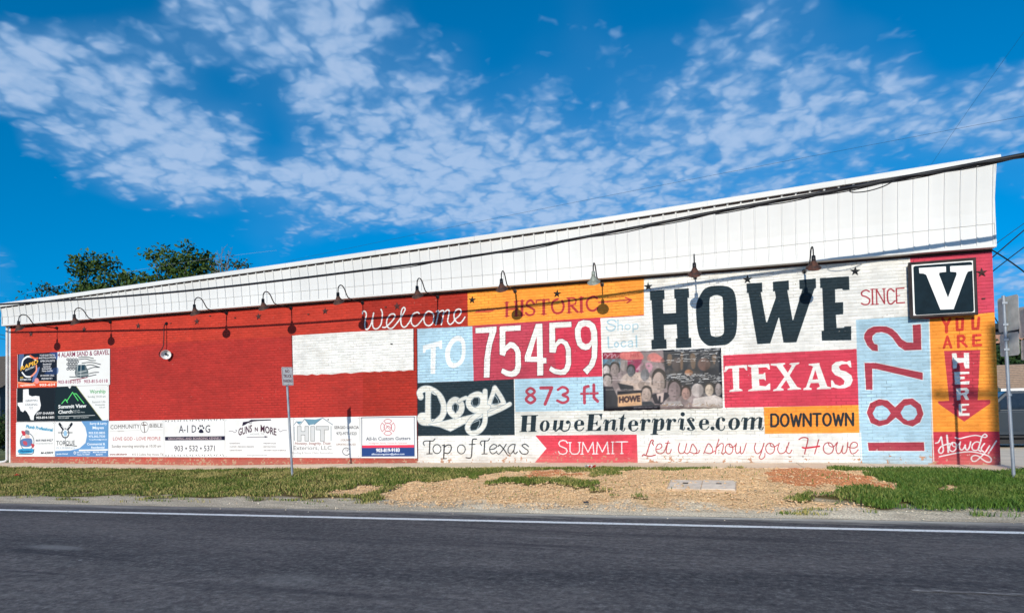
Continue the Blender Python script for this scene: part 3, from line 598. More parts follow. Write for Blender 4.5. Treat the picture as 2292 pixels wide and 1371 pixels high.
# sand and gravel board
S.text('4 ALARM SAND & GRAVEL', *a1([(556,148)])[0], *a1([(1140,116)])[0], 10.5, (120, 26, 60), .012)
for r_ in range(5):
    for c_ in range(4): S.ring(*a1([(668+c_*32+(r_ % 2)*16, 172+r_*27)])[0], 2.3, 2.1, 1.6, (70, 74, 80))
for sk in ([(780,175),(870,165),(930,182),(985,185)],[(790,150),(880,145),(960,160)],[(830,215),(930,205),(1040,228)],[(850,250),(930,232),(1030,262)],[(880,290),(960,262),(1020,262)],[(870,345),(960,322),(1020,318)],[(900,365),(990,345)],[(690,370),(780,372),(860,378)]): S.stroke(a1(sk), 1.6, (70, 74, 78))
S.poly(a1([(770,235),(865,230),(900,300),(905,370),(760,372),(748,320)]), (92, 104, 108)); S.poly(a1([(795,240),(860,237),(862,290),(780,300)]), (30, 60, 76))
for sk in ([(780,235),(770,370)],[(820,230),(815,370)],[(880,300),(790,320)],[(905,340),(780,352)]): S.stroke(a1(sk), 1.2, (200, 206, 208), False)
S.stroke(a1([(700,410),(790,395),(890,375)]), 1.6, (130, 40, 60))
S.text('903-818-3159', *a1([(558,448)])[0], *a1([(815,440)])[0], 7.2, (150, 60, 90), .012); S.text('903-815-0118', *a1([(852,440)])[0], *a1([(1122,432)])[0], 7.2, (150, 60, 90), .012)
# leasing board
S.poly(a1([(92,494),(532,490),(526,874),(88,880)]), (22, 26, 30))
S.poly(a1([(160,512),(222,508),(226,575),(262,592),(300,585),(345,590),(352,640),(362,690),(350,740),(318,765),(285,810),(280,862),(245,858),(232,815),(205,770),(180,745),(160,770),(132,755),(118,715),(98,690),(98,662),(158,660)]), (240, 241, 243))
S.text('GRIFFIN', *a1([(188,652)])[0], *a1([(322,648)])[0], 4.5, (70, 74, 80)); S.text('LEASING', *a1([(184,697)])[0], *a1([(322,694)])[0], 4.5, (70, 74, 80)); S.text('SINCE 2001', *a1([(228,720)])[0], *a1([(275,718)])[0], 1.8, (120, 120, 124)); S.text('TEXAS', *a1([(230,736)])[0], *a1([(272,734)])[0], 2, (120, 120, 124))
S.text('JEFF SHARER', *a1([(308,798)])[0], *a1([(516,792)])[0], 5, (238, 238, 240), .015); S.text('903-814-1601', *a1([(308,846)])[0], *a1([(512,840)])[0], 5, (240, 240, 240), .03)
# church board with green summit
S.poly(a1([(528,486),(668,478),(692,505),(712,470),(765,474),(1065,872),(522,874)]), (22, 36, 40)); S.stroke(a1([(762,474),(1062,868)]), 1.2, (150, 150, 90), False)
for sk in ([(600,672),(640,625),(665,660)],[(640,625),(660,640),(722,545),(785,638)],[(745,560),(765,562),(850,668)]): S.stroke(a1(sk), 2.0, (92, 214, 110), False)
S.text('Summit View', *a1([(560,728)])[0], *a1([(880,716)])[0], 7.6, (240, 242, 242), .03); S.text('Church', *a1([(560,788)])[0], *a1([(722,780)])[0], 7.2, (240, 242, 242), .03)
S.text('Real Life', *a1([(732,760)])[0], *a1([(805,756)])[0], 2.6, (220, 224, 224)); S.text('Real Faith Here', *a1([(732,780)])[0], *a1([(860,776)])[0], 2.6, (220, 224, 224))
S.stroke(a1([(556,820),(975,806)]), .9, (220, 224, 224), False); S.text('903-532-6828', *a1([(560,846)])[0], *a1([(680,842)])[0], 3, (230, 232, 232)); S.text('1021 South Young Street', *a1([(732,840)])[0], *a1([(905,834)])[0], 3, (230, 232, 232))
S.text('Worship', *a1([(918,558)])[0], *a1([(1098,552)])[0], 8, (70, 160, 92), .015)
for st, x0, x1, y, h in (('Sunday 10:30 am', 895, 1098, 606, 4.4), ('Summit Life', 945, 1096, 666, 4.2), ('Wednesday', 978, 1092, 697, 3.6), ('7:00 pm', 1022, 1092, 726, 3.4)): S.text(st, *a1([(x0, y)])[0], *a1([(x1, y-5)])[0], h, (120, 128, 126))
# plumber board
S.text('Plumb Professional', *a1([(192,948)])[0], *a1([(495,988)])[0], 6.5, (40, 140, 184), .04, .2)
S.ring(*a1([(205,1105)])[0], 15.5, 19, 1.4, (60, 76, 96))
for q, c_ in (([(140,985),(185,990),(190,1030),(160,1035)], (196, 60, 74)), ([(185,975),(230,985),(225,1030),(190,1020)], (120, 128, 140)), ([(190,1020),(235,1040),(220,1080),(185,1060)], (226, 190, 176)), ([(140,1080),(250,1070),(262,1140),(210,1165),(140,1150)], (92, 122, 170)), ([(160,1100),(200,1105),(205,1145),(170,1140)], (190, 80, 96)), ([(250,1130),(290,1140),(270,1180)], (190, 70, 80)), ([(120,1190),(268,1186),(262,1232),(116,1236)], (54, 150, 196))): S.poly(a1(q), c_, smooth=True)
S.stroke(a1([(112,1245),(262,1244),(285,1190)]), 1.6, (50, 70, 90)); S.text('Plumbing', *a1([(128,1224)])[0], *a1([(256,1222)])[0], 4, (20, 60, 110), .03, .2)
S.text('469.968.4427', *a1([(300,1103)])[0], *a1([(498,1101)])[0], 4.6, (60, 66, 76), .02, .2); S.text('www.plumbprofessional.com', *a1([(300,1132)])[0], *a1([(498,1130)])[0], 2.2, (80, 84, 90)); S.text('M-43809', *a1([(362,1246)])[0], *a1([(500,1243)])[0], 5, (40, 50, 60), .02, .2)
# second plumber board, blue sweep
S.poly(a1([(820,870),(1132,862),(1128,1275),(524,1275),(524,1212),(700,1205),(800,1180),(870,1120),(888,1030),(868,940)]), (104, 154, 204)); S.poly(a1([(524,1212),(1126,1206),(1126,1275),(524,1275)]), (92, 136, 186)); S.stroke(a1([(800,1204),(1120,1198)]), 3, (236, 240, 244), False)
for sk, wd in (([(575,905),(615,960)],5.5),([(712,905),(670,960)],5.5),([(560,1003),(720,1003)],1.4),([(640,1050),(640,1130)],1.2)): S.stroke(a1(sk), wd, DK, False)
S.ring(*a1([(640,1010)])[0], 8, 10, 2.4, (60, 70, 84)); S.poly(a1([(640,975),(660,1005),(655,1035),(640,1042),(625,1035),(620,1005)]), (150, 190, 220), smooth=True); S.stroke(a1([(598,925),(640,975),(690,925)]), 1.4, (236, 236, 236), False)
S.text('TORQUE', *a1([(538,1146)])[0], *a1([(748,1140)])[0], 9.5, (34, 38, 46), .0); S.stroke(a1([(640,1150),(700,1148),(770,1156)]), 1.5, (34, 38, 46)); S.text('PLUMBING', *a1([(540,1190)])[0], *a1([(750,1186)])[0], 4.4, (150, 170, 190))
for st, x0, x1, y, h in (('Surry & Larry', 918, 1112, 912, 5), ('Mayes', 950, 1078, 962, 6), ('903.532.0835', 905, 1092, 1018, 4.6), ('972.302.7530', 905, 1092, 1058, 4.6), ('TorquePlumb@gmail.com', 908, 1115, 1088, 2.4), ('Commercial &', 888, 1092, 1145, 5), ('Residential', 935, 1085, 1182, 4.6), ('Jacobs Owned', 540, 668, 1252, 3), ('150 S. Collins Fwy', 768, 925, 1234, 3), ('Howe, TX 75459', 775, 915, 1260, 3), ('MASTER LICENSE', 955, 1105, 1232, 2.8), ('M-42101', 990, 1065, 1260, 3)): S.text(st, *a1([(x0, y)])[0], *a1([(x1, y-2)])[0], h, (238, 242, 246), .02)
S.ring(*a1([(747,1232)])[0], 1.8, 2.8, 1.2, (240, 240, 240))
# community church board
a2 = TR(230, 920, 7.9034); BR = (84, 72, 70)
S.text('COMMUNITY', *a2([(135,312)])[0], *a2([(652,296)])[0], 8.6, (74, 66, 66)); S.text('BIBLE', *a2([(828,286)])[0], *a2([(1058,280)])[0], 8.2, (74, 66, 66)); S.ring(*a2([(735,280)])[0], 8.6, 12, .9, (96, 86, 84)); S.stroke(a2([(722,200),(742,370)]), 1.9, (100, 84, 80), False); S.stroke(a2([(695,238),(768,242)]), 1.9, (100, 84, 80), False)
for y in (215, 332): S.stroke(a2([(130,y+22),(650,y)]), .5, (190, 184, 180), False); S.stroke(a2([(832,y-5),(1058,y-10)]), .5, (190, 184, 180), False)
S.text('CHURCH HOWE', *a2([(262,358)])[0], *a2([(372,356)])[0], 1.8, (150, 140, 138)); S.text('LOVE GOD - LOVE PEOPLE', *a2([(180,514)])[0], *a2([(1020,506)])[0], 7.4, (170, 54, 56)); S.text('Sunday morning worship at 10:30 am', *a2([(158,638)])[0], *a2([(1030,632)])[0], 5.8, BR); S.text('www.cbf.church', *a2([(120,775)])[0], *a2([(425,772)])[0], 4.2, (126, 66, 62), .03); S.text('415 S Collins Fwy Howe, TX', *a2([(515,780)])[0], *a2([(1075,780)])[0], 5, (104, 88, 84))
# kennels board
for k in range(10):
    for y, z in ((172, -28), (782, -10)):
        x = 1118+k*107; yy = y+z*k/9
        S.ell(*a2([(x, yy)])[0], 1.1, 1.3, (60, 54, 60)); S.stroke(a2([(x+36, yy+14), (x+48, yy-14)] if k % 2 == 0 else [(x+52, yy+14), (x+40, yy-14)]), 1.2, (60, 54, 60), False)
AK = (30, 28, 52)
S.text('A-1 D', *a2([(1345,378)])[0], *a2([(1652,372)])[0], 16.5, AK); S.text('G', *a2([(1815,374)])[0], *a2([(1898,372)])[0], 16.5, AK)
S.poly(a2([(1700,372),(1702,340),(1737,310),(1772,338),(1780,372),(1740,382)]), AK, smooth=True)
for x, y in ((1693, 298), (1722, 258), (1757, 256), (1782, 292)): S.ell(*a2([(x, y)])[0], 1.7, 2.6, AK)
S.poly(a2([(1100,448),(2162,436),(2160,506),(1102,513)]), (26, 22, 50)); S.text('GROOMING AND BOARDING KENNELS', *a2([(1155,502)])[0], *a2([(2098,494)])[0], 5.4, (226, 206, 206)); S.text('903 • 532 • 5371', *a2([(1265,704)])[0], *a2([(1980,700)])[0], 12.5, (34, 30, 48))
# gunsmith board
a3 = TR(490, 900, 4.9826)
S.poly(a3([(258,262),(268,218),(330,210),(358,192),(430,192),(580,188),(580,199),(440,206),(380,212),(330,225),(290,250)]), (38, 26, 50)); S.stroke(a3([(330,225),(350,235),(368,222)]), 1, (38, 26, 50))
GN = (60, 24, 46)
S.text('GUNS', *a3([(216,370)])[0], *a3([(368,326)])[0], 15.5, GN, .02); S.text('N', *a3([(400,320)])[0], *a3([(434,320)])[0], 8.5, GN, .03); S.text('MORE', *a3([(464,324)])[0], *a3([(640,366)])[0], 15, GN, .02)
for sk in ([(112,318),(150,320),(175,335),(200,315),(185,305)],[(755,312),(710,312),(685,325),(660,300),(672,298)]): S.stroke(a3(sk), 1, (110, 96, 112))
S.text('HOWE, TX', *a3([(350,362)])[0], *a3([(505,358)])[0], 3.4, (150, 150, 156)); S.stroke(a3([(312,386),(540,383)]), 1, (60, 50, 70), False); S.stroke(a3([(510,375),(540,383),(510,392)]), 1, (60, 50, 70), False)
for st, x0, x1, y in (('GUNSMITHING', 118, 235, 462), ('CUSTOM - PRECISION FIREARMS', 118, 388, 500), ('CERAKOTE PAINT', 118, 258, 540), ('FIREARM SALES', 498, 635, 462), ('RESTORATIONS', 498, 632, 500), ('ARCHERY SALES & SERVICE', 498, 748, 540)): S.text(st, *a3([(x0, y)])[0], *a3([(x1, y)])[0], 2.8, (96, 86, 90)); S.ell(*a3([(x0-18, y-6)])[0], .5, .5, (190, 150, 150))
S.text('www.gunsnmore.net', *a3([(308,594)])[0], *a3([(535,592)])[0], 3.2, (140, 140, 144))
# roofing board
RF = (108, 150, 172)
S.poly(a3([(862,212),(930,210),(905,236),(880,236)]), RF); S.poly(a3([(955,185),(1080,190),(1150,172),(1075,240),(1000,252)]), RF)
for sk in ([(835,252),(865,212),(900,250)],[(905,250),(955,185),(1010,252)],[(1060,248),(1155,172),(1268,248)],[(838,270),(842,425)],[(1250,265),(1250,425)]): S.stroke(a3(sk), 1.2, (90, 110, 130), False)
for P_ in ([(875,268),(915,268),(915,325),(960,325),(960,268),(998,268),(998,428),(960,428),(960,360),(915,360),(915,428),(875,428)], [(1025,268),(1065,268),(1065,428),(1025,428)], [(1085,268),(1220,268),(1220,302),(1174,302),(1174,428),(1132,428),(1132,302),(1085,302)]):
    S.stroke(a3(P_), 1.8, (100, 104, 108), False, True); S.poly(a3(P_), (206, 208, 210))
S.ell(*a3([(1218,190)])[0], 1.4, 1.8, (60, 60, 66))
for st, x0, x1, y, h, c_, b_, sh_ in (('Honesty, Integrity, Trust', 846, 1242, 470, 6, (124, 60, 56), .0, .2), ('Exteriors, LLC', 832, 1255, 528, 9, (120, 120, 124), 0, 0), ('Roofing & Storm Claim Restoration', 818, 1272, 572, 4.4, (160, 160, 164), 0, 0), ('SERGIO GARCIA', 1286, 1560, 294, 6.2, (64, 62, 68), .01, 0), ('972-977-1523', 1310, 1534, 362, 6.2, (64, 62, 68), .01, 0), ('LOCAL FAMILY', 1358, 1478, 430, 4.6, (130, 96, 84), 0, 0), ('SUPPORTING LOCAL KIDS', 1310, 1525, 478, 4.2, (130, 96, 84), 0, 0)): S.text(st, *a3([(x0, y)])[0], *a3([(x1, y-1)])[0], h, c_, b_, sh_)
S.stroke(a3([(1455,520),(1420,505),(1388,520),(1380,555),(1400,580),(1430,586),(1455,570)]), 1.6, (90, 90, 98)); S.stroke(a3([(1405,525),(1440,530),(1425,550)]), 1.2, (120, 120, 130))
# gutters board
for P_ in ([(1592,170),(2178,160),(2180,598),(1594,600)],): S.stroke(a3(P_), 1.4, (84, 88, 112), False, True)
S.poly(a3([(1596,478),(2176,472),(2177,505),(1597,508)]), (224, 64, 92)); S.poly(a3([(1596,506),(2178,502),(2180,598),(1596,600)]), (34, 66, 128))
mc = (196, 100, 112)
for an in range(4):
    A = math.radians(an*90); rot = lambda pts: [(1883+x*math.cos(A)-y*math.sin(A), 276+(x*math.sin(A)+y*math.cos(A))*1.12) for x, y in pts]
    S.stroke(a3(rot([(-18,-38),(-45,-62),(-20,-78),(0,-80),(20,-78),(45,-62),(18,-38)])), 1.3, mc, False, True)
S.ring(*a3([(1883,276)])[0], 8.6, 9.2, 1.3, mc); S.stroke(a3([(1860,295),(1885,262),(1915,285)]), 1.4, mc); S.stroke(a3([(1865,255),(1905,300)]), 1.2, mc)
S.text('All-In Custom Gutters', *a3([(1640,424)])[0], *a3([(2136,416)])[0], 7.4, (70, 76, 96), .01); S.text('Firefighter Family Owned & Operated', *a3([(1672,462)])[0], *a3([(2098,458)])[0], 3.2, (204, 134, 140)); S.text('903-819-9183', *a3([(1752,552)])[0], *a3([(2016,548)])[0], 7.6, (244, 246, 248), .035); S.text('allincustomgutters@yahoo.com', *a3([(1702,584)])[0], *a3([(2068,582)])[0], 3.6, (240, 244, 248), .02)
BOARDS_IMG = S.image('board_print'); del S, sg

# ------------------------------------------------------------------ print on the weathered photo banner (generic faces)
bn = Canvas(-2.72, 1.42, .42, 3.2, 230, -.015, (150, 140, 140)); S = bn
h = TR(1340, 760, 7.64)
S.poly(h([(40,180),(2140,110),(2160,1200),(40,1240)]), (150, 134, 136))
S.poly(h([(1100,150),(2140,100),(2150,1180),(1500,800),(1150,700)]), (40, 46, 56))
S.poly(h([(60,320),(370,330),(380,480),(60,470)]), (112, 156, 184)); S.poly(h([(60,225),(365,215),(365,325),(60,330)]), (158, 36, 62))
S.stroke(h([(90,280),(110,240),(150,280),(120,320),(190,250),(230,240),(220,310),(280,250),(300,310),(350,270)]), 1.6, (228, 200, 210))
S.poly(h([(370,225),(480,205),(700,200),(760,330),(520,345),(380,320)]), (230, 122, 118), smooth=True); S.text('HIS', *h([(545,300)])[0], *h([(690,292)])[0], 9, (190, 60, 74), 0)
S.poly(h([(850,260),(960,225),(1080,300),(1110,380),(850,360)]), (226, 132, 128), smooth=True)
S.poly(h([(495,345),(740,335),(720,480),(640,600),(500,480)]), (158, 34, 84)); S.text('49', *h([(640,575)])[0], *h([(925,575)])[0], 24, (206, 150, 170), .03)
S.poly(h([(440,600),(720,560),(960,700),(980,900),(400,840)]), (214, 192, 180), smooth=True)
rq = np.random.default_rng(5)
for k in range(260):   # crowded, faded background of the print
    x, y = rq.uniform(60, 2120), rq.uniform(330, 1150); g0 = rq.uniform(60, 210) if x < 1100 or y > 800 else rq.uniform(24, 110); q_ = rq.uniform(12, 60)
    S.poly(h([(x-q_, y), (x, y-q_*rq.uniform(.5, 1.6)), (x+q_, y+rq.uniform(-8, 8)), (x+rq.uniform(-9, 9), y+q_*rq.uniform(.5, 1.8))]), (g0*1.03, g0*.95, g0*.93), smooth=True, al=.4)
faces = [(130,520,58,80,(232,222,222),1),(145,700,72,95,(206,192,188),1),(275,510,72,105,(160,146,144),1),(430,440,62,95,(172,160,158),0),(550,540,62,90,(112,116,124),1),(790,600,75,100,(128,128,134),0),(1025,740,105,190,(196,176,168),1),(1295,880,105,165,(152,134,136),1),(815,940,82,120,(206,184,174),1),(1490,920,72,105,(186,150,142),1),(1690,860,105,120,(206,196,194),0),(1890,860,72,100,(232,214,196),1),(2050,850,60,110,(170,160,160),1),(1540,560,70,55,(180,128,96),0),(1340,420,90,120,(84,74,74),0),(1800,420,110,110,(110,84,78),0)]
for x, y, rx, ry, c_, hr in faces:
    if hr: S.poly(h([(x-rx*1.12,y),(x-rx*.95,y-ry*.9),(x-rx*.1,y-ry*1.34),(x+rx*1.02,y-ry*1.0),(x+rx*1.22,y),(x+rx*.9,y+ry*.5),(x-rx*.9,y+ry*.2)]), tuple(int(q*.28) for q in c_), smooth=True)
    S.ell(x/7.64+1340, y/7.64+760, rx/7.64, ry/7.64, c_)
    dk = tuple(int(q*.62) for q in c_); lt = tuple(min(255, int(q*1.12)) for q in c_)
    S.poly(h([(x+rx*.35,y-ry*.9),(x+rx*1.0,y-ry*.3),(x+rx*.95,y+ry*.5),(x+rx*.2,y+ry*.98),(x+rx*.3,y+ry*.2)]), dk, smooth=True, al=.45)
    if hr:
        for sx_ in (-.4, .42): S.ell((x+rx*sx_)/7.64+1340, (y-ry*.08)/7.64+760, rx*.2/7.64, ry*.06/7.64, dk)
        S.poly(h([(x-rx*.04,y-ry*.05),(x+rx*.18,y+ry*.28),(x-rx*.08,y+ry*.30)]), dk, al=.6); S.ell(x/7.64+1340, (y+ry*.52)/7.64+760, rx*.30/7.64, ry*.06/7.64, dk)
for P_, c_ in (([(70,800),(240,800),(330,1000),(320,1200),(80,1210)], (44, 46, 56)), ([(900,940),(1000,910),(1180,900),(1210,960),(1070,1100),(960,1090)], (30, 30, 44)), ([(985,920),(1120,900),(1100,1060),(1030,1090)], (206, 186, 180)), ([(1030,960),(1062,960),(1055,1100),(1015,1090)], (26, 26, 38)), ([(740,1060),(900,1050),(960,1110),(740,1120)], (50, 56, 66)), ([(1130,1060),(1400,1040),(1430,1120),(1080,1120)], (176, 168, 168)), ([(1620,1000),(1990,940),(2140,1010),(2140,1180),(1600,1140)], (222, 212, 208)), ([(1450,700),(2100,640),(2120,780),(1980,700),(1800,760),(1600,740)], (26, 32, 42)), ([(80,1140),(620,1130),(1050,1110),(1050,1190),(80,1215)], (22, 24, 38)), ([(330,740),(590,790),(600,860),(380,860)], (40, 44, 54)), ([(320,880),(740,860),(740,900),(320,940)], (24, 26, 40))): S.poly(h(P_), c_)
for P_ in ([(1400,250),(1440,240),(1440,480),(1400,490)], [(1560,260),(1650,250),(1650,470),(1590,480)], [(1180,260),(1250,260),(1240,420),(1180,430)], [(1930,280),(2010,265),(1980,430)]): S.poly(h(P_), (150, 118, 92), smooth=True, al=.7)
S.poly(h([(325,940),(720,905),(740,1115),(330,1145)]), (232, 184, 140)); S.text('HOWE', *h([(348,1072)])[0], *h([(712,1048)])[0], 12.5, (50, 26, 36), .05)
S.text('HIGH SCHOOL', *h([(410,1112)])[0], *h([(640,1098)])[0], 2.4, (190, 140, 110)); S.text('and before this town was', *h([(600,1168)])[0], *h([(1000,1158)])[0], 3, (206, 200, 204))
for _ in range(9):   # halftone print softened by weather
    S.a[1:-1] = (S.a[:-2]+2*S.a[1:-1]+S.a[2:])/4; S.a[:, 1:-1] = (S.a[:, :-2]+2*S.a[:, 1:-1]+S.a[:, 2:])/4
rb = np.random.default_rng(11)
for k in range(240):
    x = 1120+1000*rb.random()**.8; y = rb.choice([180, 200, 260, 330, 380, 600, 625, 640, 655, 690, 740])+rb.normal()*12-(x-1100)*.03; ln = rb.exponential(40)+8
    S.stroke(h([(x, y), (x+ln, y-ln*.05)]), rb.uniform(.4, 1.2), (236, 236, 238), False, al=.9)
for k in range(60):
    x = 100+900*rb.random(); y = rb.choice([370, 655, 690, 715, 850])+rb.normal()*8; ln = rb.exponential(120)
    S.stroke(h([(x, y), (x+ln, y-ln*.02)]), .5, (232, 222, 222), False, al=.7)
for k in range(70):
    x = 1080+1020*rb.random(); S.stroke(h([(x, 1110+rb.normal()*14), (x+rb.exponential(30), 1108+rb.normal()*14)]), rb.uniform(.5, 1.3), (170, 140, 110) if k % 2 else (226, 222, 222), False)
S.a *= (.70+.3*(vnoise(S.H, S.W, 30, 18)*.5+vnoise(S.H, S.W, 9, 8)*.3+vnoise(S.H, S.W, 3, 9)*.2))[..., None]
BANNER_IMG = S.image('banner_print'); del S, bn

def print_mat(name, img, x0, z0, x1, z1, rough=.5, bump=.0, brick=False, gain=.90):
    m = bpy.data.materials.new(name); m.use_nodes = True; t = NT(m.node_tree); b = m.node_tree.nodes['Principled BSDF']
    g = t.node('ShaderNodeNewGeometry'); x, y, z = t.sep(g.outputs['Position'])
    uv = t.comb(t.math('DIVIDE', t.math('SUBTRACT', x, x0), x1-x0), t.math('DIVIDE', t.math('SUBTRACT', z, z0), z1-z0), 0.0)
    im = t.node('ShaderNodeTexImage'); im.image = img; im.extension = 'EXTEND'; t.l.new(uv, im.inputs['Vector'])
    n = t.noise(g.outputs['Position'], 2.2, 6, .6)
    c = t.mix(1.0, im.outputs[0], (gain, gain, gain*.99, 1), 'MULTIPLY')
    c = t.mix(t.math('MULTIPLY', t.ramp(n, .45, .8), .35), c, (.80, .74, .68, 1), 'MULTIPLY')
    if brick:   # faint grime towards the wall foot
        c = t.mix(t.math('MULTIPLY', t.ramp(t.math('SUBTRACT', t.math('MULTIPLY', n, .7), z), -.25, .45), .35), c, (.42, .30, .22, 1))
    t.l.new(c, b.inputs['Base Color']); b.inputs['Roughness'].default_value = rough; b.inputs['Specular IOR Level'].default_value = .25
    if bump:
        bn_ = t.node('ShaderNodeBump'); bn_.inputs['Strength'].default_value = bump; bn_.inputs['Distance'].default_value = .006
        hgt = t.math('ADD', t.noise(g.outputs['Position'], 45, 4, .6), t.math('MULTIPLY', t.noise(g.outputs['Position'], 9, 3, .5), .8))
        t.l.new(hgt, bn_.inputs['Height']); t.l.new(bn_.outputs[0], b.inputs['Normal'])
    return m
M_BRICK = print_mat('painted_brick', MURAL, PX0, PZ0, PX1, PZ1, .75, .5, True)
M_BOARD = print_mat('printed_board', BOARDS_IMG, -24.0, .18, -8.0, 3.98, .42, 0)
M_BANNER = print_mat('weathered_banner', BANNER_IMG, -2.72, 1.42, .42, 3.2, .5, .3)
# ------------------------------------------------------------------ ground heights
def base_z(x): return float(np.interp(x, [-24, -20, -15, -11, -8, -4, 0, 3, 6], [.0, -.02, -.04, .04, .09, .12, .14, .15, .12]))
def gz_np(x, y):
    b = np.interp(x, [-24, -20, -15, -11, -8, -4, 0, 3, 6], [.0, -.02, -.04, .04, .09, .12, .14, .15, .12])
    t = np.clip((-y-1.7)/4.9, 0, 1); t = t*t*(3-2*t)
    f = b*(1-t)-.14*t
    tb = np.clip(y/8, 0, 1); back = b*(1-tb)-.03*tb
    return np.where(y > 0, back, f)
# road runs a few degrees off the wall
RA = gd(0, 1141, -.15); RB = gd(2292, 1193, -.15)
rd = (RB-RA)[:2]; rd /= np.linalg.norm(rd); rn = np.array([-rd[1], rd[0]])      # rn points to the wall
def road_pt(s, o, z=-.15): q = RA[:2]+rd*s+rn*o; return (q[0], q[1], z)
def road_off(x, y): return (x-RA[0])*rn[0]+(y-RA[1])*rn[1]
# far ground with holes is not needed: it lies lower than everything on it
def terrain_grid(name, xs, ys, fz, m):
    X, Y = np.meshgrid(xs, ys); Z = fz(X, Y); V = np.stack([X.ravel(), Y.ravel(), Z.ravel()], 1)
    n = len(xs); i = np.arange(len(ys)-1)[:, None]*n+np.arange(n-1)[None]; i = i.ravel()
    return fast_mesh(name, V, np.stack([i, i+1, i+1+n, i+n], 1), m)
m_field = mat('field_soil', srgb(118, 122, 78), .95, var=.25, scale=.8, bump=.3)
xs = np.concatenate([np.linspace(-1500, -60, 8), np.linspace(-50, 40, 46), np.linspace(60, 1500, 8)]); ys = np.concatenate([np.linspace(-1500, -40, 8), np.linspace(-34, 30, 40), np.linspace(45, 1500, 8)])
g = ob('ground', terrain_grid('ground', xs, ys, lambda X, Y: np.where((Y > -9) & (Y < 30), gz_np(X, Y)-.06, -.23)+np.where(Y < -6, -.02, 0), m_field)); tag(g, kind='structure')
# road
def asphalt():
    m = bpy.data.materials.new('asphalt'); m.use_nodes = True; t = NT(m.node_tree); b = m.node_tree.nodes['Principled BSDF']
    g = t.node('ShaderNodeNewGeometry'); Pn = g.outputs['Position']
    n1 = t.noise(t.vmath('MULTIPLY', Pn, (.25, .9, 1)), .8, 5, .6); n2 = t.noise(Pn, 15, 7, .88); n3 = t.noise(t.vmath('MULTIPLY', Pn, (.12, 1.6, 1)), 1.6, 4, .6)
    c = t.mix(t.ramp(n1, .3, .7), (.072, .069, .073, 1), (.135, .122, .120, 1))
    c = t.mix(t.math('MULTIPLY', t.ramp(n2, .46, .70), .6), c, (.30, .29, .28, 1)); c = t.mix(t.math('MULTIPLY', t.ramp(n2, .50, .30), .8), c, (.022, .026, .035, 1))
    c = t.mix(t.math('MULTIPLY', t.ramp(n3, .56, .74), .30), c, (.20, .19, .18, 1)); c = t.mix(t.math('MULTIPLY', t.ramp(n3, .44, .30), .45), c, (.030, .032, .042, 1))
    n6 = t.noise(t.vmath('MULTIPLY', Pn, (.8, 1.5, 1)), 6, 6, .75); c = t.mix(.8, c, t.mix(t.ramp(n6, .3, .72), (.72, .73, .76, 1), (1.3, 1.28, 1.25, 1)), 'MULTIPLY')
    for (u_, v_, rx_, ry_, k_) in ((125, 1226, .62, .16, .5), (1240, 1202, .5, .05, .3), (650, 1300, .5, .3, .18)):   # scuffed patches
        q_ = gd(u_, v_, -.13); dd_ = t.vmath('LENGTH', t.vmath('MULTIPLY', t.vmath('SUBTRACT', Pn, (float(q_[0]), float(q_[1]), -.13)), (1/rx_, 1/ry_, 0)))
        c = t.mix(t.math('MULTIPLY', t.ramp(t.math('ADD', dd_, t.math('MULTIPLY', n6, .7)), 1.5, .6), k_), c, (.30, .29, .28, 1))
    v = t.node('ShaderNodeTexVoronoi'); v.inputs['Scale'].default_value = 1.1; t.l.new(Pn, v.inputs['Vector'])
    c = t.mix(t.math('MULTIPLY', t.ramp(v.outputs['Distance'], .03, .015), .6), c, (.5, .5, .48, 1))
    # dust from the verge lying on the outer edge
    off = t.math('ADD', t.math('MULTIPLY', t.math('SUBTRACT', t.sep(Pn)[0], float(RA[0])), float(rn[0])), t.math('MULTIPLY', t.math('SUBTRACT', t.sep(Pn)[1], float(RA[1])), float(rn[1])))
    dn = t.noise(t.vmath('MULTIPLY', Pn, (.35, 3.0, 1)), 1.6, 6, .7)
    dust = t.ramp(t.math('ADD', off, t.math('MULTIPLY', t.math('SUBTRACT', dn, .5), 1.1)), .35, 1.05)
    px_ = t.sep(Pn)[0]; mid_ = t.math('MULTIPLY', t.ramp(px_, -8, -5), t.ramp(px_, 5, 1.5)); c = t.mix(t.math('MULTIPLY', dust, .8), c, t.mix(mid_, (.46, .42, .37, 1), (.88, .80, .66, 1)))
    t.l.new(c, b.inputs['Base Color']); b.inputs['Roughness'].default_value = .95; b.inputs['Specular IOR Level'].default_value = .08
    bn_ = t.node('ShaderNodeBump'); bn_.inputs['Strength'].default_value = .9; bn_.inputs['Distance'].default_value = .012; t.l.new(n2, bn_.inputs['Height']); t.l.new(bn_.outputs[0], b.inputs['Normal']); return m
V = []; F = []
ns = 120
for k in range(ns+1):
    s = -60+120*k/ns+8
    wob = .06*math.sin(s*1.7)+.05*math.sin(s*4.1+1)
    for o_, z_ in ((.95+wob, -.158), (.5, -.15), (-3.6, -.11), (-8.6, -.16)): V.append(road_pt(s, o_, z_))
for k in range(ns):
    for j in range(3): a = k*4+j; F.append((a, a+1, a+5, a+4))
r_me = mesh_np('road', V, F, asphalt()); r_ = ob('road', r_me); tag(r_, kind='structure')
r_me.flip_normals() if r_me.polygons[0].normal.z < 0 else None
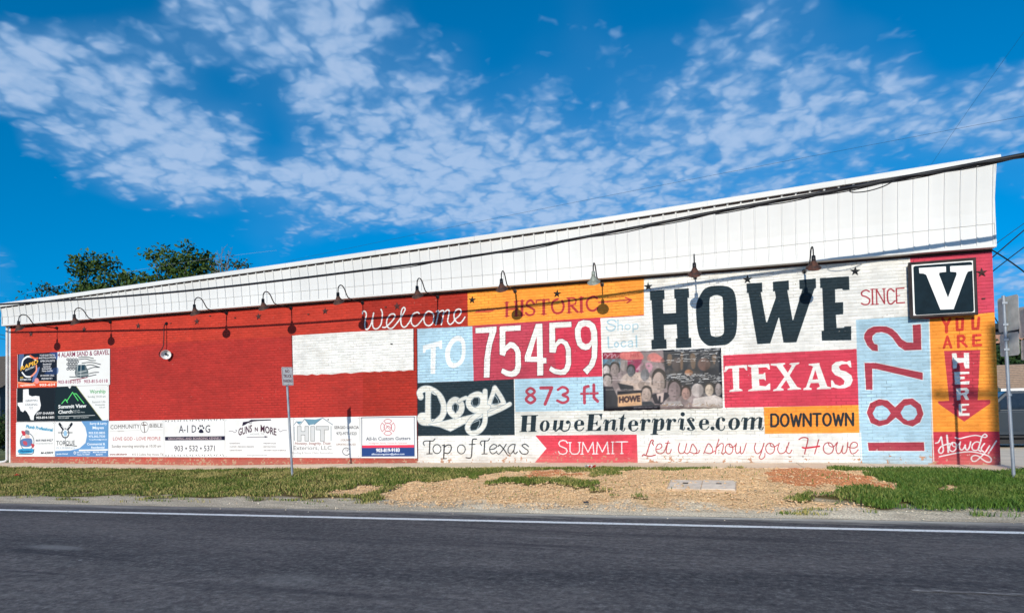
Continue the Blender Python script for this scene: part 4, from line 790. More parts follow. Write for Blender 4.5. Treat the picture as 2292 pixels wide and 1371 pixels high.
# painted lines
def line_mat():
    m = mat('road_paint', (.74, .74, .72), .7, var=.05); m = bpy.data.materials.new('worn_road_paint'); m.use_nodes = True; t = NT(m.node_tree); b = m.node_tree.nodes['Principled BSDF']
    g = t.node('ShaderNodeNewGeometry'); n2 = t.noise(g.outputs['Position'], 26, 5, .7)
    t.l.new(t.mix(t.ramp(n2, .54, .68), (.82, .82, .80, 1), (.24, .24, .23, 1)), b.inputs['Base Color']); b.inputs['Roughness'].default_value = .7; return m
m_line = line_mat()
def strip(name, s0, s1, o0, o1, z, n, jag=.006):
    V = []; F = []
    for k in range(n+1):
        s = s0+(s1-s0)*k/n
        V += [road_pt(s, o0+random.uniform(-jag, jag), z), road_pt(s, o1+random.uniform(-jag, jag), z)]
        if k: a = 2*k-2; F.append((a, a+1, a+3, a+2))
    me = mesh_np(name, V, F, m_line); me.flip_normals() if me.polygons[0].normal.z < 0 else None
    return ob(name, me)
e = strip('edge_line', -50, 62, -.076, .076, -.1405, 500); tag(e, kind='structure')
wa, wb_ = gd(2040, 1322, -.12), gd(2292, 1341, -.12)
sa = (wa[:2]-RA[:2])@rd; sb = (wb_[:2]-RA[:2])@rd; oa = (wa[:2]-RA[:2])@rn
m_old = bpy.data.materials.new('ghost_road_paint'); m_old.use_nodes = True; t = NT(m_old.node_tree); b_ = m_old.node_tree.nodes['Principled BSDF']; g_ = t.node('ShaderNodeNewGeometry')
t.l.new(t.mix(t.ramp(t.noise(t.vmath('MULTIPLY', g_.outputs['Position'], (.6, 3, 1)), 9, 6, .8), .48, .66), (.115, .103, .10, 1), (.42, .40, .38, 1)), b_.inputs['Base Color']); b_.inputs['Roughness'].default_value = .85
e = strip('old_line', sa, sb+3, oa-.03, oa+.03, -.108, 40); e.data.materials[0] = m_old; tag(e, kind='structure')
# sidewalk of concrete slabs along the wall foot
m_walk = mat('sidewalk_concrete', srgb(236, 212, 182), .9, var=.06, scale=2.5, bump=.4, bscale=30)
sw = empty('sidewalk'); tag(sw, kind='structure')
x = -27.0; k = 0
while x < 7.4:
    x1 = x+1.52; b = MB(); V = []
    for X in (x+.006, x1-.006):
        for Y in (-1.32-.02*random.random(), -.012):
            zt = base_z(X)+.012+(random.uniform(-.004, .004)); V += [(X, Y, zt), (X, Y, zt-.12)]
    b.add(V, [(0, 4, 6, 2), (1, 3, 7, 5), (0, 1, 5, 4), (2, 6, 7, 3), (0, 2, 3, 1), (4, 5, 7, 6)])
    b.ob('slab', m_walk, sw); x = x1; k += 1
# concrete lot beside and behind the building
m_lot = mat('lot_concrete', srgb(240, 226, 204), .9, var=.06, scale=1.2, bump=.3, bscale=20)
lot = empty('parking_lot'); tag(lot, kind='structure')
for i in range(4):
    for j in range(5):
        x0, y0 = 6.06+i*4.2, -1.3+j*4.4
        V = []
        for X in (x0+.012, x0+4.19):
            for Y in (y0+.012, y0+4.39): zt = float(gz_np(np.array(min(X, 6.)), np.array(Y)))+.006+random.uniform(-.004, .004); V += [(X, Y, zt), (X, Y, zt-.12)]
        b = MB().add(V, [(0, 4, 6, 2), (1, 3, 7, 5), (0, 1, 5, 4), (2, 6, 7, 3), (0, 2, 3, 1), (4, 5, 7, 6)]); b.ob('slab', m_lot, lot)
# verge: colour of the soil laid out by region
def pip(px, py, poly):
    c = np.zeros(px.shape, bool); n = len(poly)
    for i in range(n):
        ax, ay = poly[i]; bx_, by_ = poly[(i+1) % n]
        if ay == by_: continue
        c ^= ((ay > py) != (by_ > py)) & (px < (bx_-ax)*(py-ay)/(by_-ay)+ax)
    return c
def to_ground(pts):
    out = []
    for u, v in pts:
        z = 0.0
        for _ in range(6):
            q = gd(u, v, z); z = float(gz_np(q[0], q[1]))
        out.append((q[0], q[1]))
    return out
DIRT = to_ground([(830,1128),(835,1108),(900,1090),(1000,1076),(1080,1068),(1140,1057),(1290,1053),(1340,1072),(1390,1056),(1460,1052),(1500,1056),(1590,1054),(1690,1040),(1800,1044),(1900,1054),(1985,1066),(2000,1078),(1960,1088),(1880,1103),(1830,1113),(1880,1130),(1900,1141),(1750,1152),(1600,1160),(1300,1158),(1000,1146)])
PATCH = [to_ground(p) for p in ([(1090,1087),(1180,1072),(1330,1083),(1330,1097),(1220,1094)], [(1790,1108),(1870,1112),(1800,1124),(1740,1120)], [(1370,1110),(1410,1106),(1405,1114)], [(925,1072),(1110,1060),(1080,1068),(1000,1077)])]
BARE = [to_ground(p) for p in ([(2020,1086),(2160,1094),(2120,1102),(2040,1096)], [(1980,1066),(2010,1072),(2000,1084)], [(700,1100),(850,1085),(850,1096),(760,1108)])]
CLAY = [to_ground(p) for p in ([(1720,1050),(1840,1052),(1990,1070),(1960,1088),(1800,1090),(1740,1078)], [(1190,1058),(1290,1056),(1300,1068),(1200,1072)])]
def fuzz(x, y, s, seed):
    r = np.random.default_rng(seed); g = r.random((260, 260)); a = (x+60)/s; b = (y+20)/s
    i = np.floor(a).astype(int); j = np.floor(b).astype(int); fa = a-i; fb = b-j; i %= 259; j %= 259
    return (g[j, i]*(1-fa)+g[j, i+1]*fa)*(1-fb)+(g[j+1, i]*(1-fa)+g[j+1, i+1]*fa)*fb
def regions(x, y):
    fx_ = x+(fuzz(x, y, .5, 21)-.5)*.9+(fuzz(x, y, .15, 22)-.5)*.35; fy_ = y+(fuzz(x, y, .5, 23)-.5)*.6+(fuzz(x, y, .15, 24)-.5)*.25
    d = pip(fx_, fy_, DIRT)
    for p in PATCH: d &= ~pip(fx_, fy_, p)
    for p in BARE: d |= pip(fx_, fy_, p)
    cl = np.zeros(x.shape, bool)
    for p in CLAY: cl |= pip(fx_, fy_, p)
    return d, cl
def mound(x, y):
    c = DIRT; h = .10*np.exp(-(((x+1.0)/3.2)**2+((y+3.4)/1.3)**2))+.06*np.exp(-(((x+4.2)/1.5)**2+((y+4.6)/1.0)**2))
    return h
def vz(x, y):
    d, _ = regions(x, y)
    return gz_np(x, y)+mound(x, y)+(fuzz(x, y, .35, 31)-.5)*.035+(fuzz(x, y, .12, 32)-.5)*.02*np.where(d, 1.8, .6)+(fuzz(x, y, .055, 33)-.5)*np.where(d, .030, .004)
nx, ny = 1000, 170
X, Y0 = np.meshgrid(np.linspace(-34, 12, nx), np.linspace(0, 1, ny))
edge_y = np.interp(X, [road_pt(-60, .95)[0], road_pt(60, .95)[0]], [road_pt(-60, .95)[1], road_pt(60, .95)[1]])
Yv = -1.30+(edge_y-.12+1.30)*Y0
tedge = Y0**3
Z = vz(X, Yv)*(1-tedge)+(-.150)*tedge+np.where(Y0 < .02, -.012, 0)
# earth has spilled over the slab edge by the clay heap
V = np.stack([X.ravel(), Yv.ravel(), Z.ravel()], 1)
i = (np.arange(ny-1)[:, None]*nx+np.arange(nx-1)[None]).ravel()
vm = bpy.data.materials.new('verge_soil'); vm.use_nodes = True; t = NT(vm.node_tree); b = vm.node_tree.nodes['Principled BSDF']
at = t.node('ShaderNodeVertexColor', layer_name='soil'); g_ = t.node('ShaderNodeNewGeometry')
nn = t.noise(g_.outputs['Position'], 22, 6, .7); n5 = t.noise(g_.outputs['Position'], 34, 4, .7)
c = t.mix(t.math('MULTIPLY', t.ramp(nn, .35, .75), .5), at.outputs[0], (.62, .50, .38, 1), 'SOFT_LIGHT'); c = t.mix(.9, c, t.mix(t.ramp(n5, .36, .62), (.52, .48, .42, 1), (1.30, 1.28, 1.24, 1)), 'MULTIPLY')
t.l.new(c, b.inputs['Base Color']); b.inputs['Roughness'].default_value = .95; b.inputs['Specular IOR Level'].default_value = .1
bn_ = t.node('ShaderNodeBump'); bn_.inputs['Strength'].default_value = .9; bn_.inputs['Distance'].default_value = .03; t.l.new(nn, bn_.inputs['Height']); t.l.new(bn_.outputs[0], b.inputs['Normal'])
me = fast_mesh('verge', V, np.stack([i, i+nx, i+nx+1, i+1], 1), vm)
d, cl = regions(X, Yv)
TAN = np.array(srgb(244, 206, 160)); CLY = np.array(srgb(222, 150, 106)); SOIL = np.array(srgb(104, 92, 58)); CHALK = np.array(srgb(244, 228, 202)); GREY = np.array(srgb(206, 194, 174))
col = np.where(d[..., None], TAN, SOIL)
col = np.where((cl & d)[..., None], CLY, col)
col = col*(.82+.36*fuzz(X, Yv, .22, 41))[..., None]
dist_e = Yv-edge_y
sh = np.clip((.55+1.1*fuzz(X, Yv, .45, 42)-dist_e)/.35, 0, 1)
right = np.clip((X+6)/2, 0, 1)*np.clip((4-X)/2, 0, 1)
col = col*(1-sh[..., None])+((CHALK*right[..., None]+GREY*(1-right[..., None]))*(.72+.5*fuzz(X*.45, Yv*1.6, .18, 43))[..., None])*sh[..., None]
ca = me.color_attributes.new('soil', 'FLOAT_COLOR', 'POINT'); ca.data.foreach_set('color', np.concatenate([col.reshape(-1, 3), np.ones((col.size//3, 1))], 1).astype(np.float32).ravel())
for p in range(0): pass
vo = ob('verge', me); tag(vo, kind='structure')
# grass: real blades
def mat_leafy(name, c1, c2, dry=None, scale=3.0):
    m = bpy.data.materials.new(name); m.use_nodes = True; t = NT(m.node_tree); b = m.node_tree.nodes['Principled BSDF']
    g = t.node('ShaderNodeNewGeometry'); rnd = g.outputs['Random Per Island']; n = t.noise(g.outputs['Position'], scale, 4, .6)
    c = t.mix(t.math('ADD', t.math('MULTIPLY', rnd, .6), t.math('MULTIPLY', n, .4)), tuple(c1)+(1,), tuple(c2)+(1,))
    if dry:
        nd = t.noise(g.outputs['Position'], .9, 5, .65); lush = t.ramp(t.sep(g.outputs['Position'])[0], 1.0, 3.0); c = t.mix(t.math('MULTIPLY', lush, .75), c, t.mix(rnd, (.028, .085, .012, 1), (.10, .21, .03, 1))); c = t.mix(t.math('MULTIPLY', t.ramp(t.math('ADD', nd, t.math('MULTIPLY', rnd, .35)), .58, .88), t.math('SUBTRACT', .85, t.math('MULTIPLY', lush, .65))), c, tuple(dry)+(1,))
    t.l.new(c, b.inputs['Base Color']); b.inputs['Roughness'].default_value = .6; b.inputs['Specular IOR Level'].default_value = .2
    b.inputs['Subsurface Weight'].default_value = 0
    return m
m_grass = mat_leafy('grass_blades', srgb(54, 80, 28), srgb(112, 130, 52), srgb(184, 166, 108))
def blades(n, x0, x1, hfun, seed, keep=None):
    r = np.random.default_rng(seed); x = r.uniform(x0, x1, n); ye = np.interp(x, [road_pt(-60, .95)[0], road_pt(60, .95)[0]], [road_pt(-60, .95)[1], road_pt(60, .95)[1]])
    y = -1.34-(r.random(n)**.9)*(-ye-1.34-.1)
    d, cl = regions(x, y); de = y-ye
    pr = np.where(d, .008, 1.0)*np.clip((de-.15-1.5*fuzz(x, y, .45, 42)*np.where(x < 3, 1, .45))/.35, 0, 1)
    pr = np.maximum(pr, .55*(fuzz(x*.35, y*1.8, .16, 77) > .74)*(de > .06)*np.where(d, 0, 1)*(de < 1.6))
    pr *= .35+.65*np.clip(fuzz(x, y, .6, 51)*2.2-.35, 0, 1)
    kk = r.random(n) < pr; x, y = x[kk], y[kk]; n = len(x)
    z = vz(x, y); hh = hfun(x, y)*r.uniform(.5, 1.25, n); an = r.uniform(0, 2*np.pi, n); wd = r.uniform(.006, .012, n); le = r.uniform(.15, .9, n)*hh; la = r.uniform(0, 2*np.pi, n)
    dx, dy = np.cos(an)*wd, np.sin(an)*wd; lx, ly = np.cos(la)*le, np.sin(la)*le
    A = np.stack([x-dx, y-dy, z-.01], 1); B = np.stack([x+dx, y+dy, z-.01], 1); C = np.stack([x+dx*.7+lx*.35, y+dy*.7+ly*.35, z+hh*.6], 1); D = np.stack([x-dx*.7+lx*.35, y-dy*.7+ly*.35, z+hh*.6], 1); E_ = np.stack([x+lx, y+ly, z+hh], 1)
    V = np.stack([A, B, C, D, E_], 1).reshape(-1, 3); i = np.arange(n)*5
    F = np.concatenate([np.stack([i, i+1, i+2], 1), np.stack([i, i+2, i+3], 1), np.stack([i+3, i+2, i+4], 1)])
    return fast_mesh('grass', V, F, m_grass)
hL = lambda x, y: np.where(x > 2.2, .075, .040)*(.75+.6*fuzz(x, y, .4, 61))
gm = blades(190000, -33, -5.4, hL, 5); go = ob('grass', gm); tag(go, 'short patchy lawn grass between sidewalk and road below the sponsor boards', 'grass', kind='stuff')
gm = blades(90000, -5.4, 3.0, hL, 6); go = ob('grass', gm); tag(go, 'thin grass tufts growing round the dug-up dirt', 'grass', kind='stuff')
gm = blades(120000, 3.0, 12, hL, 8); go = ob('grass', gm); tag(go, 'thick green grass round the foot of the galvanised sign post', 'grass', kind='stuff')
# tall tufts leaning over the slab edge
# stones and clods on the dug-up earth
m_stone = mat_leafy('limestone_rubble', srgb(206, 166, 122), srgb(240, 210, 170), None, 1.2)
def rubble(n, seed, sz, prob):
    r = np.random.default_rng(seed); x = r.uniform(-9, 7, n); y = r.uniform(-7.6, -1.35, n); keep = r.random(n) < prob(x, y, r); x, y = x[keep], y[keep]; n = len(x)
    z = vz(x, y); s = sz*(r.random(n)**6*1.7+.24)
    base = np.array([[1, 0, 0], [0, 1, 0], [-1, 0, 0], [0, -1, 0], [0, 0, 1], [0, 0, -1]], float)
    V = base[None]*(s[:, None]*np.stack([r.uniform(.7, 1.4, n), r.uniform(.6, 1.1, n), r.uniform(.35, .75, n)], 1))[:, None, :]
    V = V+r.normal(0, .18, (n, 6, 3))*s[:, None, None]
    a = r.uniform(0, 2*np.pi, n); ca_, sa = np.cos(a), np.sin(a); Vx = V[..., 0]*ca_[:, None]-V[..., 1]*sa[:, None]; Vy = V[..., 0]*sa[:, None]+V[..., 1]*ca_[:, None]
    V = np.stack([Vx+x[:, None], Vy+y[:, None], V[..., 2]+(z+s*.05)[:, None]], -1).reshape(-1, 3)
    f = np.array([[0, 1, 4], [1, 2, 4], [2, 3, 4], [3, 0, 4], [1, 0, 5], [2, 1, 5], [3, 2, 5], [0, 3, 5]]); F = (f[None]+(np.arange(n)*6)[:, None, None]).reshape(-1, 3)
    return fast_mesh('rubble', V, F, m_stone)
def pr(x, y, r):
    d, cl = regions(x, y); hot = .5+.9*np.exp(-(((x+4.0)/2.2)**2+((y+4.8)/1.2)**2))+.5*(fuzz(x, y, .5, 71)-.4)
    return np.where(d, 1.1*hot*np.where(cl, .5, 1), .004)*(road_off(x, y) > 1.15)
o = ob('rubble', rubble(110000, 9, .015, pr)); tag(o, 'broken tan limestone and clods lying on the dug-up verge', 'rubble', kind='stuff')
def pe(x, y, r): return np.clip(1.2-np.abs(road_off(x, y)-1.15)*1.6, 0, 1)*.5
m_stone = mat_leafy('pale_gravel', srgb(226, 206, 176), srgb(250, 240, 220), None, 1.2)
o = ob('gravel', rubble(22000, 10, .009, pe)); tag(o, 'fine pale gravel along the edge of the asphalt', 'gravel', kind='stuff')
# ------------------------------------------------------------------ the brick building
XL, XR, DEPTH = -24.25, 6.03, 15.0
TOPZ = 4.97
bld = empty('brick_building', (0, 0, 0)); tag(bld, 'long single-storey painted brick building with a white ribbed metal parapet', 'building')
m_white = mat('white_sheet_metal', (.685, .69, .69), .5, var=.035, scale=.7, spec=.4, stretch=(1, 1, .15))
m_trimw = mat('white_trim', (.66, .665, .66), .5, var=.05, scale=1.2, stretch=(.3, 1, 3))
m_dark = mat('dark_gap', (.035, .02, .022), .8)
# mortar bed, painted over
b = MB(); b.add([(XL, .003, -.3), (XR, .003, -.3), (XR, .003, TOPZ), (XL, .003, TOPZ)], [(0, 1, 2, 3)]); b.ob('mortar_bed', M_BRICK, bld)
# bricks
def brick_arrays():
    r = np.random.default_rng(17); rows = int((TOPZ-.02)/BH)
    out = []
    for k in range(-4, rows):
        o_ = 0.0 if k % 2 == 0 else .5
        c0 = math.floor(XL/BW+o_); c1 = math.ceil(XR/BW+o_)
        z0, z1 = k*BH+.0107, (k+1)*BH
        for c in range(c0, c1+1):
            x0, x1 = (c+.055-o_)*BW, (c+1-o_)*BW
            x0, x1 = max(x0, XL), min(x1, XR)
            if x1-x0 < .03: continue
            if z1 < base_z((x0+x1)/2)-.02: continue
            out.append((x0, x1, z0, z1))
    return np.array(out)
BR_ = brick_arrays()
cam_d = np.hypot(np.hypot((BR_[:, 0]+BR_[:, 1])/2-CAMP[0], CD), BR_[:, 2]-CH)
full = (BR_[:, 1]-BR_[:, 0]) > .19
# the ones that show largest: nearest, unobstructed
score = cam_d+np.where(full, 0, 50)+np.where(BR_[:, 2] > 3.2, 50, 0)+np.where(BR_[:, 0] < 1.5, 50, 0)+np.where((BR_[:, 2] < base_z(3)), 50, 0)
own = np.zeros(len(BR_), bool); own[np.argsort(score, kind='stable')[:290]] = True
def brick_v(x0, x1, z0, z1, pr, t1, t2):
    e = .006
    yf = -pr
    return [(x0, .0055, z0), (x1, .0055, z0), (x1, .0055, z1), (x0, .0055, z1),
            (x0+e, yf+t1+t2, z0+e), (x1-e, yf-t1+t2, z0+e), (x1-e, yf-t1-t2, z1-e), (x0+e, yf+t1-t2, z1-e)]
BF = [(4, 5, 6, 7), (0, 1, 5, 4), (1, 2, 6, 5), (2, 3, 7, 6), (3, 0, 4, 7)]
V = []; F = []; r = np.random.default_rng(23)
for q in BR_[~own]:
    o = len(V); V += brick_v(*q, r.uniform(-.001, .004), r.normal()*.0008, r.normal()*.0008); F += [tuple(i+o for i in f) for f in BF]
wb = ob('brickwork', fast_mesh('brickwork', V, F, M_BRICK), bld); tag(wb, kind='stuff')
LEN = BW*.945
kinds = []
for k in range(8):
    kinds.append(mesh_np('brick', brick_v(-LEN/2, LEN/2, 0, BH-.0107, r.uniform(-.001, .004), r.normal()*.0009, r.normal()*.0009), BF, M_BRICK))
for n_, q in enumerate(BR_[own]):
    o = bpy.data.objects.new('brick', kinds[n_ % 8]); o.location = ((q[0]+q[1])/2, 0, q[2]); link(o, bld)
# other walls
m_side = mat('red_side_wall', srgb(150, 60, 50), .85, var=.12, scale=1.5, bump=.4, bscale=12)
m_side_o = mat('side_wall_paint', srgb(150, 60, 52), .8, var=.1)
b = MB(); b.box(XL, XR, .010, DEPTH, -.3, TOPZ); b.ob('rear_wall', m_side, bld)
# metal parapet: z of its top along the wall
def top_z(x): return float(np.interp(x, [-24.3, -12.9, -3.15, 6.15], [5.585, 5.95, 6.285, 6.75]))
def flare(x): return .05+.12*float(np.clip((x+24)/30, 0, 1))
YF, ZB = -.20, 4.945
FX0, FX1 = -24.32, 6.02
NP = 99; pw = (FX1-FX0)/NP
def lap_z(x): return float(np.interp(x, [-24, -3, 6], [5.24, 5.27, 5.44]))
for k in range(NP):
    xa = FX0+k*pw; xs_ = [xa, xa+pw*.84, xa+pw*.865, xa+pw*.955, xa+pw*.98, xa+pw*1.001]; ry = [0, 0, -.027, -.027, 0, .0005]
    V = []; F = []
    def level(z, dy):
        for x_, y_ in zip(xs_, ry): V.append((x_, YF+y_+dy, z(x_)))
    lz = lambda x: lap_z(x)
    level(lambda x: ZB, 0); level(lambda x: lz(x)+.03, -.0)
    level(lambda x: lz(x), -.013); 
    for q_ in (.2, .4, .6, .8): level(lambda x: lz(x)+q_*(top_z(x)-lz(x)), -.013-flare(xa)*q_**1.5)
    level(lambda x: top_z(x)+.04, -.013-flare(xa))
    for a_, b_ in ((0, 1), (2, 3), (3, 4), (4, 5), (5, 6), (6, 7)):
        for j in range(5): F.append((a_*6+j, a_*6+j+1, b_*6+j+1, b_*6+j))
    ob('metal_panel', mesh_np('metal_panel', V, F, m_white), bld)
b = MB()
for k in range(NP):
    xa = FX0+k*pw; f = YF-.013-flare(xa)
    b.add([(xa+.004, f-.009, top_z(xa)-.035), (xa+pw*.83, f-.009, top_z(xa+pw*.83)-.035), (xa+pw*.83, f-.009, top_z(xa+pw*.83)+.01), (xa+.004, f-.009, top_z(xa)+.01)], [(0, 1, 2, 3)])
tag(b.ob('foam_closure', m_dark, bld), kind='stuff')  # dark strips paint in the shade under the cap, between the ribs
# screws' row and bottom drip edge, shade strip under the overhang
b = MB(); b.box(FX0-.01, FX1+.01, YF-.035, YF-.030, ZB-.02, ZB+.035); b.box(FX0-.01, FX1+.01, YF-.035, .0, ZB-.024, ZB-.02); b.ob('drip_edge', m_trimw, bld)
b = MB(); b.box(XL, XR, -.022, .006, TOPZ-.10, ZB-.026); b.ob('soffit_board', mat('brown_soffit', (.05, .022, .02), .7), bld)  # dark brown strip painting in the shadow band below the overhang
# top cap in joined lengths
NX = 10
for k in range(NX):
    xa = FX0-.04+(FX1-FX0+.12)*k/NX; xb = FX0-.04+(FX1-FX0+.12)*(k+1)/NX-.004; V = []
    for x_ in (xa, xb):
        y_ = YF-flare(x_)-.01; z_ = top_z(x_)
        V += [(x_, y_-.085, z_), (x_, y_-.09, z_+.11), (x_, y_-.06, z_+.135), (x_, y_+.30, z_+.145), (x_, y_+.30, z_), (x_, y_-.03, z_)]
    n = 6; b = MB(); b.add(V, [tuple(range(n)), tuple(range(2*n-1, n-1, -1))]+[(i, i+n, (i+1) % n+n, (i+1) % n) for i in range(n)]); b.ob('top_cap', m_trimw, bld)
# parapet ends and roof
for xe, nm in ((FX1+.004, 'end_trim'), (FX0-.004, 'end_trim')):
    f = flare(xe); lz = lap_z(xe); tz = top_z(xe); P_ = [(YF-.034, ZB), (YF-.034, lz+.42*(tz-lz)), (YF-.04-f, tz+.02), (YF-.0-f+.06, tz+.02), (YF+.04, lz+.42*(tz-lz)), (YF+.04, ZB)]
    s_ = .012; b = MB(); V = [(xe-s_, y, z) for y, z in P_]+[(xe+s_, y, z) for y, z in P_]; n = 6
    b.add(V, [tuple(range(n)), tuple(range(2*n-1, n-1, -1))]+[(i, i+n, (i+1) % n+n, (i+1) % n) for i in range(n)]); b.ob(nm, m_trimw, bld)
for xe in (FX0+.02, FX1-.02):
    b = MB(); b.add([(xe, YF, ZB), (xe, DEPTH, ZB), (xe, DEPTH, ZB+.35), (xe, YF+.03, top_z(xe)-.02)], [(0, 1, 2, 3)]); b.ob('gable_panel', m_white, bld)
m_roof = mat('roof_metal', (.62, .64, .65), .4, metal=.2, var=.05)
b = MB(); V = []
for x_ in (FX0, -12.9, -3.15, FX1): V += [(x_, YF+.08, top_z(x_)+.09), (x_, DEPTH+.2, ZB+.42)]
b.add(V, [(0, 2, 3, 1), (2, 4, 5, 3), (4, 6, 7, 5)]); b.ob('roof', m_roof, bld)
b = MB(); b.box(FX0-.07, FX1+.08, YF-.03, DEPTH, ZB-.0, ZB+.001)
# white downpipe at the far corner
b = MB(); b.tube([(XL-.06, -.05, TOPZ-.05), (XL-.06, -.05, .12), (XL-.10, -.10, .05), (XL-.22, -.22, .03)], .045, 10); b.ob('downpipe', m_trimw, bld)
b = MB(); b.box(XL-.015, XL+.055, -.012, .04, .0, TOPZ-.03); b.ob('corner_strip', m_trimw, bld)
# small iron bits left in the brick
m_iron = mat('old_iron', (.05, .035, .03), .6, var=.3)
for u, v in ((471, 707), (527, 711), (691, 703), (864, 687), (877, 769), (383, 723), (2201, 668)):
    q = wl(u, v, 0); b = MB(); b.box(q[0]-.035, q[0]+.03, -.03, -.004, q[2]-.012, q[2]+.012); b.ob('anchor', m_iron, bld)

# ------------------------------------------------------------------ sponsor boards
ZR = [.228, 1.449, 2.67, 3.895]
m_alu = mat('board_edge', (.55, .55, .56), .5)
def board(x0, x1, z0, z1, label):
    t_ = empty('sponsor_board', ((x0+x1)/2, -.012, z0)); tag(t_, label, 'sign board', 'sponsor boards screwed to the brick wall')
    b = MB(); b.box(x0+.006, x1-.006, -.026, -.008, z0+.006, z1-.006); o = b.ob('backing_panel', m_alu, t_); o.location = -t_.location
    me = mesh_np('printed_face', [(x0+.004, -.0275, z0+.004), (x1-.004, -.0275, z0+.004), (x1-.004, -.0275, z1-.004), (x0+.004, -.0275, z1-.004)], [(0, 1, 2, 3)], M_BOARD); o = ob('printed_face', me, t_); o.location = -t_.location
    b = MB()
    for X in (x0+.05, x1-.05):
        for Z in (z0+.05, z1-.05): b.tube([(X, -.031, Z), (X, -.0265, Z)], .010, 8)
    o = b.ob('fixings', m_iron, t_); o.location = -t_.location
BX = {'a0': -23.90, 'a1': -22.03, 'a2': -19.60}
board(-23.83, -22.0, ZR[2], ZR[3], 'dark board with a glowing ring logo reading RAPID above the Texas outline board')
board(-22.0, -19.50, ZR[2], ZR[3], 'white board headed 4 ALARM SAND & GRAVEL with a truck and flag drawing')
board(-23.87, -22.02, ZR[1], ZR[2], 'black board with a white outline of Texas reading GRIFFIN LEASING')
board(-22.02, -19.55, ZR[1], ZR[2], 'dark green and white church board with a bright green mountain line')
board(BX['a0'], BX['a1'], ZR[0], ZR[1], 'white board with a blue cartoon plumber badge and number M-43809')
board(BX['a1'], BX['a2'], ZR[0], ZR[1], 'white board with a blue sweep reading TORQUE PLUMBING')
board(BX['a2'], -17.20, ZR[0], ZR[1], 'white board reading COMMUNITY BIBLE with red LOVE GOD line')
board(-17.20, -14.77, ZR[0], ZR[1], 'white board reading A-1 DOG with a paw print and dark band')
board(-14.77, -12.22, ZR[0], ZR[1], 'white board with a shotgun silhouette reading GUNS N MORE')
board(-12.22, -9.93, ZR[0], ZR[1], 'white board with a roof drawing over big grey letters HIT')
board(-9.93, -8.09, ZR[0], ZR[1], 'white board with red fire badge and blue bottom band for custom gutters')
# ------------------------------------------------------------------ weathered photo banner, slightly rippled vinyl
q = [wl(u, v, -.012) for u, v in ((1349, 789), (1614, 778), (1618, 912), (1351, 919))]
nx_, nz_ = 40, 20; V = []
for j in range(nz_+1):
    for i in range(nx_+1):
        a, c_ = i/nx_, j/nz_; p = (q[3]*(1-a)+q[2]*a)*(1-c_)+(q[0]*(1-a)+q[1]*a)*c_
        wv = .006*math.sin(c_*21+a*3)*max(0, a-.35)+.003*math.sin(a*40+c_*9)
        p = np.array([p[0], -.018+wv-.004, p[2]]); 
        if j in (0, nz_): p[2] += .006*math.sin(i*1.9)
        V.append(p)
F = [(j*(nx_+1)+i, j*(nx_+1)+i+1, (j+1)*(nx_+1)+i+1, (j+1)*(nx_+1)+i) for j in range(nz_) for i in range(nx_)]
me = mesh_np('photo_banner', V, F, M_BANNER, True); o = ob('photo_banner', me)
sol = o.modifiers.new('thickness', 'SOLIDIFY'); sol.thickness = .003
tag(o, 'torn vinyl banner printed with rows of old portrait faces, under the letters HO', 'banner')

# ------------------------------------------------------------------ framed V sign
vs = empty('framed_letter_sign', (5.0, 0, 3.43)); tag(vs, 'square black sign with a white block letter V in a worn dark frame', 'sign')
x0, x1, z0, z1, yf = 4.335, 5.645, 3.455, 4.725, -.205
m_vfr = mat('worn_dark_frame', (.022, .020, .024), .6, var=.5, scale=9, col2=(.06, .045, .042), stretch=(.3, 1, .3), spec=.2)
m_vbk = mat('dark_navy_panel', (.008, .020, .030), .7, var=.1, spec=.08); m_vwh = mat('white_letter', (.82, .83, .83), .4, var=.02)
def rel(o, t_): o.location = -t_.location; return o
b = MB(); b.box(x0+.03, x1-.03, yf+.03, -.004, z0+.03, z1-.03); rel(b.ob('box', m_vfr, vs), vs)
fw = .058
def bar(poly):   # bevelled frame bar: outer edge low, ridge in the middle
    V = [(x, y, z) for x, y, z in poly]; return V
def frame_side(ax, sgn, a0, a1, pos):
    V = []
    for t_, ins in ((a0, 1), (a1, -1)):
        for d_, y_ in ((0, yf+.05), (0, yf-.01), (fw*.35, yf-.028), (fw, yf-.012), (fw, yf+.03)):
            along = t_+ins*d_; across = pos+sgn*d_
            V.append((along, y_, across) if ax == 'x' else (across, y_, along))
    n = 5; b = MB(); b.add(V, [tuple(range(n)), tuple(range(2*n-1, n-1, -1))]+[(i, i+n, (i+1) % n+n, (i+1) % n) for i in range(n)]); rel(b.ob('frame_bar', m_vfr, vs), vs)
frame_side('x', 1, x0, x1, z0); frame_side('x', -1, x0, x1, z1); frame_side('z', 1, z0, z1, x0); frame_side('z', -1, z0, z1, x1)
fx0, fx1, fz0, fz1 = x0+fw, x1-fw, z0+fw, z1-fw
b = MB(); b.box(fx0, fx1, yf-.002, yf+.03, fz0, fz1); rel(b.ob('white_face', m_vwh, vs), vs)
def rrect(a, b_, c, d, r_, n=5):
    P_ = []
    for cx, cy, a0 in ((b_-r_, c+r_, -90), (b_-r_, d-r_, 0), (a+r_, d-r_, 90), (a+r_, c+r_, 180)):
        for k in range(n+1): t_ = math.radians(a0+90*k/n); P_.append((cx+r_*math.cos(t_), cy+r_*math.sin(t_)))
    return P_
b = MB(); b.prism(rrect(fx0+.034, fx1-.018, fz0+.010, fz1-.03, .045), yf-.008, yf-.002); rel(b.ob('black_panel', m_vbk, vs), vs)
VP = [(865,390),(1160,372),(1162,432),(1090,440),(1085,460),(1183,715),(1278,460),(1275,435),(1208,430),(1207,370),(1455,357),(1455,415),(1400,430),(1380,470),(1245,840),(1100,845),(945,465),(915,450),(870,448)]
